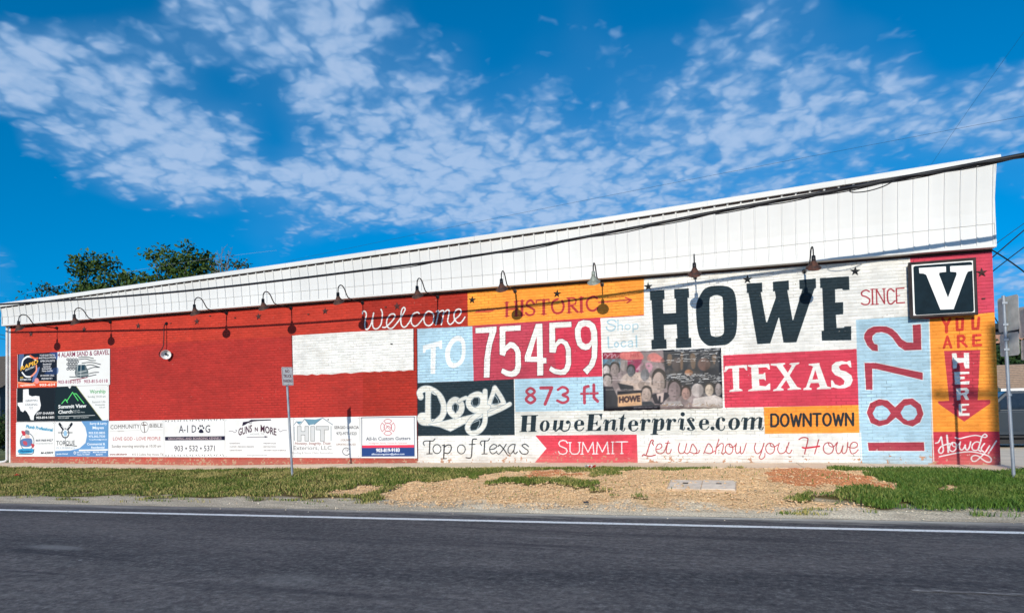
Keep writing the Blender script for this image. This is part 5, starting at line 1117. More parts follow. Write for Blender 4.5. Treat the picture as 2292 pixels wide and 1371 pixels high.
VP = [wl(1880+a/4.8956, 520+c_/4.8956, yf-.01) for a, c_ in VP]; VP = [(p[0], p[2]) for p in VP][::-1]
b = MB(); b.prism(VP, yf-.016, yf-.008); rel(b.ob('letter_v', m_vwh, vs), vs)

# ------------------------------------------------------------------ gooseneck barn lamps
m_rust = mat('rusty_shade', (.12, .045, .028), .7, metal=.15, var=.3, scale=14, col2=(.030, .022, .022), bump=.3)
m_blk = mat('black_pipe', (.018, .018, .022), .4, metal=.4, var=.2)
m_pat = mat('green_patina_shade', (.30, .34, .30), .6, metal=.2, var=.2, scale=14, col2=(.16, .17, .14))
m_in = mat('shade_inside', (.35, .33, .30), .6)
def make_lamp():
    t_ = empty('gooseneck_lamp')
    b = MB(); b.tube([(0, .0, 0), (0, -.03, 0)], .052, 16); b.tube([(0, -.028, 0), (0, -.075, 0)], [.035, .026], 12); b.ob('wall_plate', m_blk, t_)
    arm = catmull([(0, -.05, 0), (0, -.30, .0), (0, -.56, .01), (0, -.78, .03), (0, -.88, .11), (0, -.98, .24), (0, -1.08, .31), (0, -1.20, .31), (0, -1.29, .23), (0, -1.31, .12), (0, -1.315, .06)], 5)
    MB().tube(arm, .0155, 8).ob('arm', m_blk, t_)
    def ring(c, r_, tilt, n=24):
        out = []
        for k in range(n):
            a = 2*math.pi*k/n; x = r_*math.cos(a); y = r_*math.sin(a); out.append((c[0]+x, c[1]+y*math.cos(tilt), c[2]+y*math.sin(tilt)))
        return out
    b = MB(); b.rings([ring((0, -1.315, .09), .020, 0), ring((0, -1.315, .085), .040, 0), ring((0, -1.315, -.015), .046, 0), ring((0, -1.313, -.03), .040, .1)], cap0=True); b.ob('socket', m_blk, t_)
    tl = math.radians(36)
    prof = [((0, -1.313, -.025), .046, .1), ((0, -1.308, -.06), .060, .3), ((0, -1.298, -.11), .092, .48), ((0, -1.285, -.155), .130, tl), ((0, -1.280, -.172), .158, tl), ((0, -1.279, -.178), .160, tl)]
    b = MB(); b.rings([ring(*p) for p in prof]); sh_ = b.ob('shade', m_rust, t_)
    b = MB(); b.rings([ring((c[0], c[1]+.002, c[2]-.004), max(r_-.006, .01), t2) for c, r_, t2 in prof[1:]], cap0=True); b.ob('shade_lining', m_in, t_)
    b = MB(); b.tube([(0, -1.305, -.05), (0, -1.296, -.075), (0, -1.285, -.12), (0, -1.28, -.14)], [.018, .03, .034, .016], 10); b.ob('bulb', mat('bulb_glass', (.75, .74, .70), .2), t_)
    return t_
def clone(root, loc, rot=None):
    r_ = root.copy(); COL.objects.link(r_); r_.location = loc
    if rot is not None: r_.rotation_euler = rot
    for ch in list(root.children):
        c_ = ch.copy(); COL.objects.link(c_); c_.parent = r_
        for g2 in list(ch.children): d_ = g2.copy(); COL.objects.link(d_); d_.parent = c_
    return r_
LAMPS = [((128, 735), 'rusty gooseneck lamp over the RAPID board at the downpipe corner'), ((248, 722), 'rusty gooseneck lamp over the 4 ALARM board'), ((508, 703), 'rusty gooseneck lamp just past the fallen white dish lamp'),
         ((652, 687), 'rusty gooseneck lamp above the corner of the blank white field'), ((812, 677), 'rusty gooseneck lamp casting its shadow on the W of Welcome'), ((980, 663), 'rusty gooseneck lamp above the letter m of Welcome'),
         ((1153, 650), 'dark gooseneck lamp over the H of HISTORIC'), ((1348, 637), 'pale green gooseneck lamp over the end of HISTORIC'), ((1556, 617), 'rusty gooseneck lamp seen head-on between H and O of HOWE'), ((1800, 609), 'rusty gooseneck lamp above the letter W of HOWE')]
lamp0 = make_lamp()
for k, ((u, v), lab) in enumerate(LAMPS):
    q = wl(u, v, 0); zz_ = 4.80 if k not in (0, 9) else q[2]+.02
    o = lamp0 if k == 0 else clone(lamp0, (0, 0, 0)); o.location = (q[0], -.004, zz_); o.rotation_euler = (0, 0, [0, .01, -.02, .01, 0, -.01, .03, .0, .01, .02][k])
    tag(o, lab, 'lamp', 'gooseneck lamps along the top of the wall')
    if k == 7:
        for ch in o.children:
            if ch.name.startswith('shade') and 'lining' not in ch.name or ch.name.startswith('socket'): ch.data = ch.data.copy(); ch.data.materials[0] = m_pat
# the lamp that has turned over, white dish showing
ql = wl(373, 724, 0); t_ = empty('fallen_dish_lamp', (ql[0], -.004, ql[2])); tag(t_, 'broken lamp hanging face out with its white dish and dark bulb showing', 'lamp')
MB().tube([(0, 0, 0), (0, -.05, 0)], [.06, .03], 12).ob('wall_plate', m_blk, t_)
MB().tube(catmull([(0, -.04, 0), (.0, -.10, -.12), (.0, -.11, -.45), (-.01, -.13, -.75), (-.09, -.17, -.92), (-.13, -.18, -1.02), (-.08, -.17, -1.10), (.02, -.14, -1.08)], 5), .014, 8).ob('arm', m_blk, t_)
ax = Vector((.62, -.70, -.30)).normalized(); cc = Vector((.16, -.19, -1.04)); e1 = ax.orthogonal().normalized(); e2 = ax.cross(e1)
rg = lambda d_, r_: [tuple(cc+ax*d_+(e1*math.cos(a)+e2*math.sin(a))*r_) for a in np.linspace(0, 2*math.pi, 28, endpoint=False)]
b = MB(); b.rings([rg(-.12, .03), rg(-.105, .07), rg(-.07, .12), rg(-.01, .150), rg(.0, .154), rg(-.004, .148), rg(-.06, .114), rg(-.09, .068), rg(-.105, .028)], cap0=True, cap1=True); b.ob('dish', m_vwh, t_)
b = MB(); b.rings([rg(-.10, .022), rg(-.07, .034), rg(-.03, .036), rg(-.01, .015)], cap0=True, cap1=True); o = b.ob('bulb', m_blk, t_)
# ------------------------------------------------------------------ iron stars
m_star = mat('star_iron', (.035, .045, .055), .5, metal=.5, var=.35, scale=20)
m_starr = mat('faded_star_iron', (.13, .045, .04), .6, metal=.2, var=.4, scale=20, col2=(.05, .05, .055))
def star_mesh(m):
    V = [(0, -.045, 0)]
    for k in range(10):
        a = math.pi/2+k*math.pi/5; r_ = .115 if k % 2 == 0 else .046; V.append((r_*math.cos(a), -.008, r_*math.sin(a)))
    V.append((0, -.002, 0)); F = [(0, 1+(k+1) % 10, 1+k) for k in range(10)]+[(11, 1+k, 1+(k+1) % 10) for k in range(10)]
    b = MB(); b.add(V, F); return b.mesh('wall_star', m)
sm1, sm2 = star_mesh(m_star), star_mesh(m_starr)
STARS = [((70, 747), 'weathered star over the RAPID board'), ((189, 737), 'weathered star over the 4 ALARM board'), ((310, 729), 'weathered star between the 4 ALARM board and the fallen dish lamp'), ((441, 719), 'weathered star between the dish lamp and the third gooseneck lamp'),
  ((579, 708), 'weathered star short of the blank white field'), ((728, 696), 'weathered star above the blank white field'), ((889, 685), 'weathered star above the l of Welcome'), ((1057, 671), 'dark star at the start of the orange HISTORIC field'),
  ((1247, 657), 'dark star above the letter T of HISTORIC'), ((1451, 641), 'dark star above the letter H of HOWE'), ((1673, 625), 'dark star above the W of HOWE, beside the O'), ((1914, 607), 'dark star between HOWE and SINCE'), ((2197, 610), 'weathered star on the crimson edge beside the V sign')]
for k, ((u, v), lab) in enumerate(STARS):
    q = wl(u, v, 0); o = ob('wall_star', sm2 if (k < 7 or k == 12) else sm1, None, (q[0], -.006, q[2]), (0, random.uniform(-.15, .15), 0)); tag(o, lab, 'star', 'iron stars fixed under the parapet')

# ------------------------------------------------------------------ NO TRUCK PARKING sign
m_galv = mat('galvanised_steel', (.34, .37, .41), .5, metal=.35, var=.25, scale=9, stretch=(1, 1, .5), col2=(.22, .26, .32)); m_sgn = mat('sign_sheet', (.60, .61, .62), .45, var=.06); m_ink = mat('sign_ink', (.06, .05, .06), .6); m_maroon = mat('sign_red_ink', (.16, .03, .05), .6)
pz = float(gz_np(np.array(-10.24), np.array(-2.85))); ps = empty('no_parking_sign', (-10.19, -2.87, pz)); tag(ps, 'leaning galvanised post with a small white NO TRUCK PARKING sign', 'sign')
lean = -.057
MB().tube([(0, 0, -.1), (lean*1.3, 0, 1.3), (lean*2.68, 0, 2.68)], .030, 12).ob('post', m_galv, ps)
def sheet(x0, x1, z0, z1, y0, y1, m, name, par, r_=.03):
    return MB().prism(rrect(x0, x1, z0, z1, r_), y0, y1).ob(name, m, par)
pl = empty('sign_plate'); pl.parent = ps; pl.location = (lean*2.5, -.036, 2.52); pl.rotation_euler = (0, lean, -.12)
bpy.data.objects.remove(pl)
o = sheet(-.155, .155, -.235, .235, -.004, 0, m_sgn, 'sign_plate', ps); o.location = (lean*2.5+.034, -.012, 2.50); o.rotation_mode = 'ZYX'; o.rotation_euler = (0, lean, math.radians(67))
plate = o
MB().prism(rrect(-.143, .143, -.223, .223, .022), -.0050, -.0044).ob('border', m_maroon, plate); MB().prism(rrect(-.136, .136, -.216, .216, .018), -.0056, -.0051).ob('plate_field', m_sgn, plate)
def text_ob(st, size_x, cap, cx, cz, y, m, par, bold=.01):
    T, Wd = glyphs(st, bold); n = T.shape[0]; V = np.zeros((n*3, 3)); V[:, 0] = T.reshape(-1, 2)[:, 0]/Wd*size_x-size_x/2+cx; V[:, 2] = T.reshape(-1, 2)[:, 1]/.69*cap+cz; V[:, 1] = y
    return ob('lettering', fast_mesh('lettering', V, np.arange(n*3).reshape(-1, 3), m), par)
text_ob('NO', .12, .075, 0, .09, -.0066, m_maroon, plate, .02); text_ob('TRUCK', .235, .075, 0, -.035, -.0066, m_maroon, plate, .02); text_ob('PARKING', .25, .075, 0, -.155, -.0066, m_maroon, plate, .02)
b = MB(); b.tube([(0, -.010, .2), (0, -.0045, .2)], .009, 8); b.tube([(0, -.010, -.2), (0, -.0045, -.2)], .009, 8); b.ob('bolt_heads', m_galv, plate)
# ------------------------------------------------------------------ sign posts seen from behind by the corner
m_back = mat('sign_back', (.52, .51, .47), .6, metal=.0, var=.10, scale=5)
def back_sign(loc, label, heights, grp='road sign posts seen from behind'):
    t_ = empty('road_sign_post', loc); tag(t_, label, 'sign', grp)
    MB().tube([(.05, 0, -.15), (.02, 0, 1.6), (0, 0, heights[-1][1]+.02)], .030, 12).ob('post', m_galv, t_)
    th = math.radians(-75)
    for z0_, z1_, w_ in heights:
        o = sheet(-w_*.42, w_*.58, z0_, z1_, 0, .004, m_back, 'sign_back', t_, .045); o.rotation_euler = (0, 0, th); o.location = (.045, .02, 0)
        b = MB()
        for zz_ in (z0_+.12, z1_-.12): b.tube([(-.04, -.0, zz_), (.06, .0, zz_)], .008, 6); b.box(-.04, .045, -.045, -.037, zz_-.02, zz_+.02)
        b.ob('bracket', m_galv, t_)
    MB().tube([(.028, 0, 1.52), (.027, 0, 1.56)], .042, 12).ob('clamp', m_galv, t_)
    return t_
back_sign((5.20, -2.72, .12), 'galvanised post with two blank sign backs just off the brick corner', [(2.26, 2.68, .48), (2.72, 3.36, .52)])
back_sign((6.18, -1.2, .12), 'second galvanised post with sign backs, farther from the brick corner', [(2.26, 2.68, .72), (2.72, 3.36, .78)])

# ------------------------------------------------------------------ cables
m_cab = mat('black_cable', (.012, .013, .018), .5, var=.2)
CP = [(-60, 7.6), (-45, 6.35), (-34, 5.72), (-24.2, 5.37), (-15.2, 5.13), (-8, 5.19), (-4.5, 5.30), (-1.65, 5.50), (.56, 5.68), (2.2, 5.79), (3.6, 5.90), (6.5, 6.13), (10, 6.42), (16, 6.95), (24, 7.7)]
cy_ = lambda x: -2.60-.0335*x-.0*x if x > -24 else -2.60-.0335*x
bundle = [(x, cy_(x), z) for x, z in CP]
ca0 = empty('overhead_cable', bundle[3]); tag(ca0, 'thick black cable bundle slung in front of the parapet', 'cable')
cm = catmull(bundle, 8)
o = MB().tube(cm, [.030+.014*float(np.clip((p[0]+4)/9, 0, 1)) for p in cm], 10).ob('main_cable', m_cab, ca0); rel(o, ca0)
for k, (am, ph, x0_) in enumerate(((.05, 0, -9.), (.055, 2.1, -3.), (.05, 4, 0.))):
    pts = [(p[0], p[1]+am*math.cos(ph+p[0]*1.9), p[2]+am*.8*math.sin(ph+p[0]*1.9)-.015) for p in catmull(bundle, 10) if p[0] > x0_]
    rel(MB().tube(pts, .011, 6).ob('wrapped_wire', m_cab, ca0), ca0)
l0 = np.array([3.0, cy_(3), 5.80]); lp = catmull([l0+np.array(d_) for d_ in ((.55, -.03, .10), (.30, -.05, -.03), (.0, -.04, -.09), (-.24, -.03, -.08), (-.30, -.02, -.03), (-.20, -.03, .0), (.1, -.04, .02))], 6)
rel(MB().tube(lp, .011, 6).ob('slack_loop', m_cab, ca0), ca0)
def wpts(pts):
    a, b_ = np.array(pts[0], float), np.array(pts[-1], float); m_ = np.array(pts[len(pts)//2], float) if len(pts) > 2 else (a+b_)/2
    # parabola through the three known points
    out = []
    tm = min(max(np.linalg.norm(m_-a)/(np.linalg.norm(m_-a)+np.linalg.norm(b_-m_)), .15), .85); k_ = (m_-(a+(b_-a)*tm))/(tm*(1-tm))
    for t_ in np.linspace(0, 1, 14): out.append(a+(b_-a)*t_+k_*t_*(1-t_))
    return out
def wire(pts, r_, lab, m=m_cab, grp='thin wires crossing the sky'):
    o = MB().tube(wpts(pts), r_, 5).ob('wire', m, None); tag(o, lab, 'wire', grp)
m_pale = mat('pale_wire', (.30, .35, .42), .5)
wire([tuple(wl(u, v, 8)) for u, v in ((640, 585), (870, 530), (1300, 450), (1700, 372), (2160, 290), (2400, 240))], .0045, 'long thin wire running above the parapet behind the roof')
wire([tuple(wl(u, v, 20)) for u, v in ((60, 655), (250, 610), (460, 580), (620, 560))], .006, 'thin pale wire crossing in front of the trees', m_pale)
wire([tuple(wl(2080, 375, 12)), tuple(wl(2200, 200, 10)), tuple(wl(2330, 20, 8))], .004, 'faint steep wire over the tall end of the parapet')
wire([(6.02, .3, 5.05), tuple(wl(2292, 608, 1.0)), tuple(wl(2420, 745, 2.2))], .016, 'dark wire falling away from the corner of the parapet')
wire([(6.02, .6, 4.65), tuple(wl(2292, 515, 1.2)), tuple(wl(2400, 424, 2.2))], .014, 'dark wire rising from the corner above the sign backs')
wire([(6.02, .9, 4.3), tuple(wl(2292, 553, 1.5)), tuple(wl(2400, 480, 2.5))], .012, 'second wire rising from the brick corner')
wire([(6.02, .9, 4.9), tuple(wl(2292, 500, 1.5)), tuple(wl(2400, 430, 2.5))], .007, 'faint upper wire by the corner of the parapet')
wire([(6.02, .2, 3.55), (6.3, .5, 3.25), (6.6, .8, 2.6)], .012, 'short drooping wire on the brick corner beside the HERE arrow')
wire([(-24.3, .4, 4.45), tuple(wl(0, 748, 3)), tuple(wl(-80, 735, 6))], .012, 'wire reaching the wall by the downpipe')
wire([(-24.3, .4, 4.28), tuple(wl(0, 757, 2)), tuple(wl(-80, 770, 5))], .010, 'lower of the two wires meeting the wall at the downpipe')
# utility poles that carry them (across the street, and beyond both ends)
m_wood = mat('weathered_pole_wood', (.16, .12, .09), .9, var=.25, scale=4, stretch=(3, 3, .3), bump=.4)
def pole(loc, h_, label, arm=2.4):
    t_ = empty('utility_pole', loc); tag(t_, label, 'utility pole', 'wooden utility poles')
    MB().tube([(0, 0, -.4), (0, 0, h_*.5), (0, 0, h_)], [.17, .15, .12], 12).ob('pole', m_wood, t_)
    MB().box(-arm/2, arm/2, -.17, -.06, h_-1.55, h_-1.42).ob('crossarm', m_wood, t_)
    for x_ in (-arm*.45, -arm*.2, arm*.2, arm*.45): MB().tube([(x_, -.115, h_-1.42), (x_, -.115, h_-1.36), (x_, -.115, h_-1.27)], [.02, .045, .03], 8).ob('insulator', mat('glazed_insulator', (.2, .19, .18), .2), t_)
    return t_
pole((6.0, -23.0, -.16), 11.9, 'wooden utility pole across the road from the V sign', 2.5)
pole((-60, cy_(-60), -.1), 8.2, 'wooden utility pole far past the downpipe end')
pole((24, cy_(24), 0), 8.4, 'wooden utility pole beyond the parking lot')
# ------------------------------------------------------------------ trees
m_leaf = mat_leafy('broad_leaves', srgb(30, 52, 22), srgb(78, 102, 42), None, .6)
m_leaf2 = mat_leafy('dark_leaves', srgb(24, 44, 24), srgb(54, 78, 38), None, .6)
m_bark = mat('bark', (.14, .11, .09), .95, var=.3, scale=5, stretch=(2, 2, .4), bump=.5)
m_dead = mat('dead_wood', (.22, .20, .19), .95, var=.2)
def leaf_cloud(cl, n, size, seed, m):
    r = np.random.default_rng(seed); cl = np.array(cl, float); wgt = cl[:, 3]*cl[:, 4]*cl[:, 5]; wgt = wgt/wgt.sum()
    ci = r.choice(len(cl), n, p=wgt); g = r.normal(size=(n, 3)); g /= np.linalg.norm(g, axis=1)[:, None]; rad = r.random(n)**.42
    P_ = cl[ci, :3]+g*rad[:, None]*cl[ci, 3:6]*(1+.22*np.sin(g[:, :1]*5+cl[ci, :1])*np.cos(g[:, 2:]*6+cl[ci, 2:3]))
    sub = r.normal(size=(int(n/14)+1, 3))*.16; P_ = P_+sub[r.integers(0, len(sub), n)]*1.0+r.normal(size=(n, 3))*.05
    # clump: pull leaves towards random twig centres
    tw = P_[r.integers(0, n, max(8, n//22))]; idx = r.integers(0, len(tw), n)
    near = np.linalg.norm(P_-tw[idx], axis=1) < 1.4; P_[near] = tw[idx][near]+(P_[near]-tw[idx][near])*.24
    nr = r.normal(size=(n, 3))+np.array([0, -.6, .5]); nr /= np.linalg.norm(nr, axis=1)[:, None]
    t1 = np.cross(nr, r.normal(size=(n, 3))); t1 /= np.linalg.norm(t1, axis=1)[:, None]; t2 = np.cross(nr, t1); s = size*r.uniform(.6, 1.3, n)[:, None]
    V = np.stack([P_-t1*s, P_-t2*s*.55+nr*s*.15, P_+t1*s, P_+t2*s*.55+nr*s*.15], 1).reshape(-1, 3)
    return fast_mesh('crown', V, np.arange(n*4).reshape(-1, 4), m)
def limbs(base, tips, r0, seed):
    rr = random.Random(seed); b = MB(); base = Vector(base); c = sum((Vector(t_) for t_ in tips), Vector())/len(tips); fork = base.lerp(Vector((c.x, c.y, c.z)), .55); fork.x = base.x*.5+fork.x*.5
    b.tube([base, base.lerp(fork, .5)+Vector((rr.uniform(-.1, .1), 0, 0)), fork], [r0, r0*.8, r0*.6], 10)
    for t_ in tips:
        t_ = Vector(t_); m_ = fork.lerp(t_, .5)+Vector((rr.uniform(-.3, .3), rr.uniform(-.3, .3), rr.uniform(-.1, .4))); pts = catmull([fork, m_, t_], 5)
        b.tube(pts, list(np.linspace(r0*.42, .02, len(pts))), 7)
        for q_ in range(3):
            s_ = pts[2+q_*2]; e_ = Vector(s_)+Vector((rr.uniform(-.9, .9), rr.uniform(-.9, .9), rr.uniform(.1, .9))); b.tube([s_, (Vector(s_)+e_)/2+Vector((0, 0, .08)), e_], [.035, .022, .008], 5)
    return b
def tree(name, label, cat, base, blobs_px, y, n, size, seed, m, r0=.22, depth=1.2, extra=()):
    cl = []
    for u, v, ru, rv in blobs_px:
        c = wl(u, v, y); sx_ = abs(wl(u+1, v, y)[0]-c[0]); sz_ = abs(wl(u, v+1, y)[2]-c[2]); cl.append((c[0], y+random.uniform(-.5, .5), c[2], ru*sx_*.9, depth*min(1.2, ru*sx_), rv*sz_))
    cl += list(extra)
    t_ = empty(name, base); tag(t_, label, cat)
    rel(ob('crown', leaf_cloud(cl, n, size, seed, m), t_), t_)
    rel(limbs((base[0], base[1], base[2]-.3), [c[:3] for c in cl][:9], r0, seed).ob('trunk', m_bark, t_), t_)
    return t_
c = wl(250, 700, 20)
tree('leafy_tree', 'broad leafy tree behind the low end of the roof, beside the pole wire', 'tree', (-44.5, 20, 0), [(200, 600, 28, 30), (232, 590, 22, 22), (180, 640, 22, 16), (250, 630, 34, 20), (300, 625, 28, 16), (340, 625, 26, 14), (215, 655, 40, 14), (300, 650, 40, 14)], 20, 25000, .16, 31, m_leaf, extra=[(-44, 20.5, 9, 5, 3, 2.5), (-44, 20.5, 7, 5.5, 3, 2)])
tree('leafy_tree', 'tallest leafy tree above the roof line with two rounded heads', 'tree', (-38, 21, 0), [(345, 572, 22, 12), (372, 562, 14, 16), (400, 585, 26, 20), (430, 560, 16, 16), (445, 590, 28, 26), (415, 615, 40, 18), (460, 575, 14, 14), (475, 605, 22, 12), (380, 600, 24, 14)], 21, 25000, .16, 32, m_leaf, extra=[(-37, 21.5, 9, 4.5, 3, 2.6), (-37, 21.5, 7, 5, 3, 2)])
tree('small_tree', 'small sparse tree at the low roof corner', 'tree', (-52, 22, 0), [(112, 648, 22, 10), (95, 655, 14, 6), (135, 655, 18, 8), (60, 664, 10, 4), (30, 668, 6, 3)], 22, 4000, .14, 33, m_leaf2, .15, extra=[(-51, 22, 8.5, 3.4, 2, 2)])
tree('leafy_tree', 'low rounded tree beside the bare branches behind the roof', 'tree', (-33.2, 20, 0), [(525, 590, 20, 12), (505, 597, 14, 8), (548, 594, 12, 6)], 20, 4500, .12, 34, m_leaf2, .15, extra=[(-33, 20, 8.6, 2.4, 2, 2)])
# bare tree
tb = empty('bare_tree', (-34.6, 19.5, 0)); tag(tb, 'leafless grey branches showing above the roof beside the leafy trees', 'tree')
b = MB(); rr = random.Random(4); root = wl(503, 640, 19.5); b.tube([(-34.6, 19.5, -.2), (root[0], 19.5, root[2]-2), tuple(root)], [.2, .15, .08], 8)
b2 = MB()
for u, v in ((497, 552), (478, 568), (512, 560), (535, 575), (490, 590), (520, 552), (470, 590), (550, 585), (505, 575), (486, 560)):
    e_ = Vector(wl(u, v, 19.5+rr.uniform(-.6, .6))); s_ = Vector(root); m_ = s_.lerp(e_, .5)+Vector((rr.uniform(-.2, .2), 0, rr.uniform(0, .3))); b2.tube([s_, m_, e_], [.045, .024, .008], 5)
    for q_ in range(4): a_ = s_.lerp(e_, rr.uniform(.4, .95)); b2.tube([a_, a_+Vector((rr.uniform(-.5, .5), rr.uniform(-.3, .3), rr.uniform(.1, .55)))], [.014, .005], 4)
rel(b.ob('trunk', m_dead, tb), tb); rel(b2.ob('branches', m_dead, tb), tb)
# dark trees behind the lot
def wtree(x, y, h_, rad, n, lab, seed, m=m_leaf2, sz=.16):
    t_ = empty('shade_tree', (x, y, 0)); tag(t_, lab, 'tree'); rr = random.Random(seed)
    cl = [(x+rr.uniform(-rad, rad)*.6, y+rr.uniform(-rad, rad)*.5, h_*rr.uniform(.45, .85), rad*rr.uniform(.4, .6), rad*.5, h_*.17) for _ in range(9)]+[(x, y, h_*.85, rad*.5, rad*.5, h_*.14)]
    rel(ob('crown', leaf_cloud(cl, n, sz, seed, m), t_), t_); rel(limbs((x, y, -.3), [c_[:3] for c_ in cl[:6]], .22, seed).ob('trunk', m_bark, t_), t_)
wtree(15.4, 28, 5.0, 3.2, 5200, 'dark green tree behind the tan-roofed house by the lot', 41)
wtree(20.5, 31, 6.0, 3.6, 3000, 'dense dark tree farther along behind the parking lot', 42)
wtree(12.4, 33, 4.6, 2.6, 3000, 'dark tree half hidden by the brick corner', 43)
# shrubs at the far corner
def shrub(x, y, h_, rad, n, lab, seed):
    t_ = empty('shrub', (x, y, 0)); tag(t_, lab, 'shrub', 'shrubs beside the far brick corner'); rr = random.Random(seed)
    cl = [(x+rr.uniform(-rad, rad)*.6, y+rr.uniform(-.4, .4), h_*rr.uniform(.3, .75), rad*.6, .5, h_*.3) for _ in range(6)]
    rel(ob('crown', leaf_cloud(cl, n, .07, seed, m_leaf2), t_), t_); rel(limbs((x, y, -.1), [c_[:3] for c_ in cl[:4]], .04, seed).ob('stems', m_bark, t_), t_)
for k, (x, y, h_) in enumerate(((-26.6, 2.4, 1.5), (-28.8, 3.0, 1.7), (-31.5, 4.5, 1.8))): shrub(x, y, h_, .95, 2200, ['dark shrub nearest the downpipe', 'middle dark shrub beside the brown-roofed house', 'dark shrub farthest from the brick wall'][k], 51+k)

# ------------------------------------------------------------------ houses
m_shing = mat('brown_shingles', srgb(96, 88, 80), .95, var=.2, scale=8, stretch=(1, 1, 8)); m_tan = mat('tan_shingles', srgb(168, 142, 120), .95, var=.12, scale=10); m_wallb = mat('grey_siding', srgb(88, 96, 104), .8, var=.1, scale=2, stretch=(.3, 1, 12)); m_whw = mat('white_woodwork', (.76, .77, .78), .6, var=.03); m_glass = mat('window_glass', (.02, .03, .04), .08, spec=.6)
def house(loc, w_, d_, eave, ridge, m_w, m_r, lab, over=.45):
    t_ = empty('house', loc); tag(t_, lab, 'house'); x0, x1 = -w_/2, w_/2
    b = MB(); b.box(x0, x1, 0, d_, -.3, eave); b.add([(x0, 0, eave), (x0, d_, eave), (x0, d_/2, ridge-.1), (x1, 0, eave), (x1, d_, eave), (x1, d_/2, ridge-.1)], [(0, 1, 2), (5, 4, 3)]); b.ob('wall', m_w, t_)
    b = MB(); rows = 14
    for s in (0, 1):
        for k in range(rows):   # overlapping courses
            a0, a1 = k/rows, (k+1.15)/rows; f = lambda a: ((-over+(d_/2+over)*a) if s == 0 else (d_+over-(d_/2+over)*a), eave-.12+(ridge-eave+.12)*a)
            (ya, za), (yb, zb) = f(a0), f(min(a1, 1)); b.add([(x0-.4, ya, za+.05), (x1+.4, ya, za+.05), (x1+.4, yb, zb+.02), (x0-.4, yb, zb+.02), (x0-.4, ya, za), (x1+.4, ya, za)], [(0, 1, 2, 3), (4, 5, 1, 0)])
    b.ob('roof', m_r, t_)
    b = MB(); b.box(x0-.4, x1+.4, -over-.03, -over, eave-.28, eave-.08); b.ob('fascia_board', m_whw, t_)
    for wx in np.arange(x0+1.2, x1-1.0, 2.6):
        f_ = MB().box(wx-.5, wx+.5, -.05, .0, .9, 2.1).ob('window', m_whw, t_); MB().box(wx-.43, wx-.02, -.056, -.051, .97, 2.03).ob('pane', m_glass, f_); MB().box(wx+.02, wx+.43, -.056, -.051, .97, 2.03).ob('pane', m_glass, f_)
    return t_
hs_ = house((-45.5, 9.0, 0), 15, 8, 3.3, 5.6, m_wallb, m_shing, 'low house with a brown shingle roof past the downpipe end')
MB().box(5.2, 6.3, -.08, -.02, .0, 2.1).ob('door', m_whw, hs_)
hr_ = house((21.0, 19.5, 0), 15.2, 7, 2.15, 3.35, mat('cream_siding', srgb(196, 184, 160), .8, var=.06), m_tan, 'house with a tan shingle roof and white gutter beyond the pickup')
# darker building behind
t_ = empty('shop_building', (20, 38, 0)); tag(t_, 'dark flat-roofed building with a brown band behind the trees', 'building')
MB().box(-8, 14, 0, 10, -.3, 6.6).ob('wall', mat('dark_cladding', srgb(44, 50, 62), .8), t_); MB().box(-8.2, 14.2, -.3, 0, 5.6, 6.2).ob('brown_band', mat('brown_band_paint', srgb(170, 130, 112), .8), t_); MB().box(-8.3, 14.3, -.5, 10.2, 6.6, 7.0).ob('roof_edge', mat('dark_roof_edge', srgb(36, 44, 50), .8), t_)

# ------------------------------------------------------------------ pickup truck
m_paint = mat('blue_grey_car_paint', srgb(36, 48, 60), .35, metal=.1, var=.03, coat=.6); m_tyre = mat('tyre_rubber', (.018, .018, .02), .85); m_rim = mat('wheel_rim', (.35, .36, .38), .35, metal=.7); m_trim = mat('black_plastic', (.02, .022, .026), .6); m_cgl = mat('tinted_car_glass', (.015, .022, .032), .06, spec=.7)
tk = empty('pickup_truck', (0, 0, 0)); tag(tk, 'blue-grey crew-cab pickup parked on the lot past the brick corner', 'pickup')
# side outline (x forward, z up), nose at +x
body = [(-2.9, .55), (-2.9, 1.12), (-2.86, 1.18), (-1.05, 1.18), (-1.0, 1.22), (-.75, 1.22), (1.25, 1.22), (1.45, 1.20), (2.55, 1.10), (2.82, 1.0), (2.88, .8), (2.88, .5), (2.4, .42), (-2.6, .45)]
def side_solid(P_, hw, inset_top=None):
    n = len(P_); b = MB(); V = [(x, -hw, z) for x, z in P_]+[(x, hw, z) for x, z in P_]; b.add(V, [tuple(range(n)), tuple(range(2*n-1, n-1, -1))]+[(i, i+n, (i+1) % n+n, (i+1) % n) for i in range(n)]); return b
o = side_solid(body, .99).ob('body', m_paint, tk); bv = o.modifiers.new('bevel', 'BEVEL'); bv.width = .05; bv.segments = 3
cab0 = [(-1.02, 1.2), (-.86, 1.80), (-.70, 1.86), (.55, 1.88), (.72, 1.84), (1.40, 1.2)]
b = MB(); V = []
for sgn in (-1, 1):
    for x, z in cab0: V.append((x, sgn*(.97-(z-1.2)*.24), z))
n = 6; b.add(V, [tuple(range(n)), tuple(range(2*n-1, n-1, -1))]+[(i, i+n, (i+1) % n+n, (i+1) % n) for i in range(n)]); o = b.ob('cab', m_paint, tk); bv = o.modifiers.new('bevel', 'BEVEL'); bv.width = .035; bv.segments = 2
def side_pane(P_, sgn, name, m, par=tk, off=.012):
    V = [(x, sgn*(.97-(z-1.2)*.24+off), z) for x, z in P_]; V2 = [(x, sgn*(.97-(z-1.2)*.24-.03), z) for x, z in P_]; n = len(P_); b = MB(); b.add(V+V2, [tuple(range(n)), tuple(range(2*n-1, n-1, -1))]+[(i, i+n, (i+1) % n+n, (i+1) % n) for i in range(n)]); return b.ob(name, m, par)
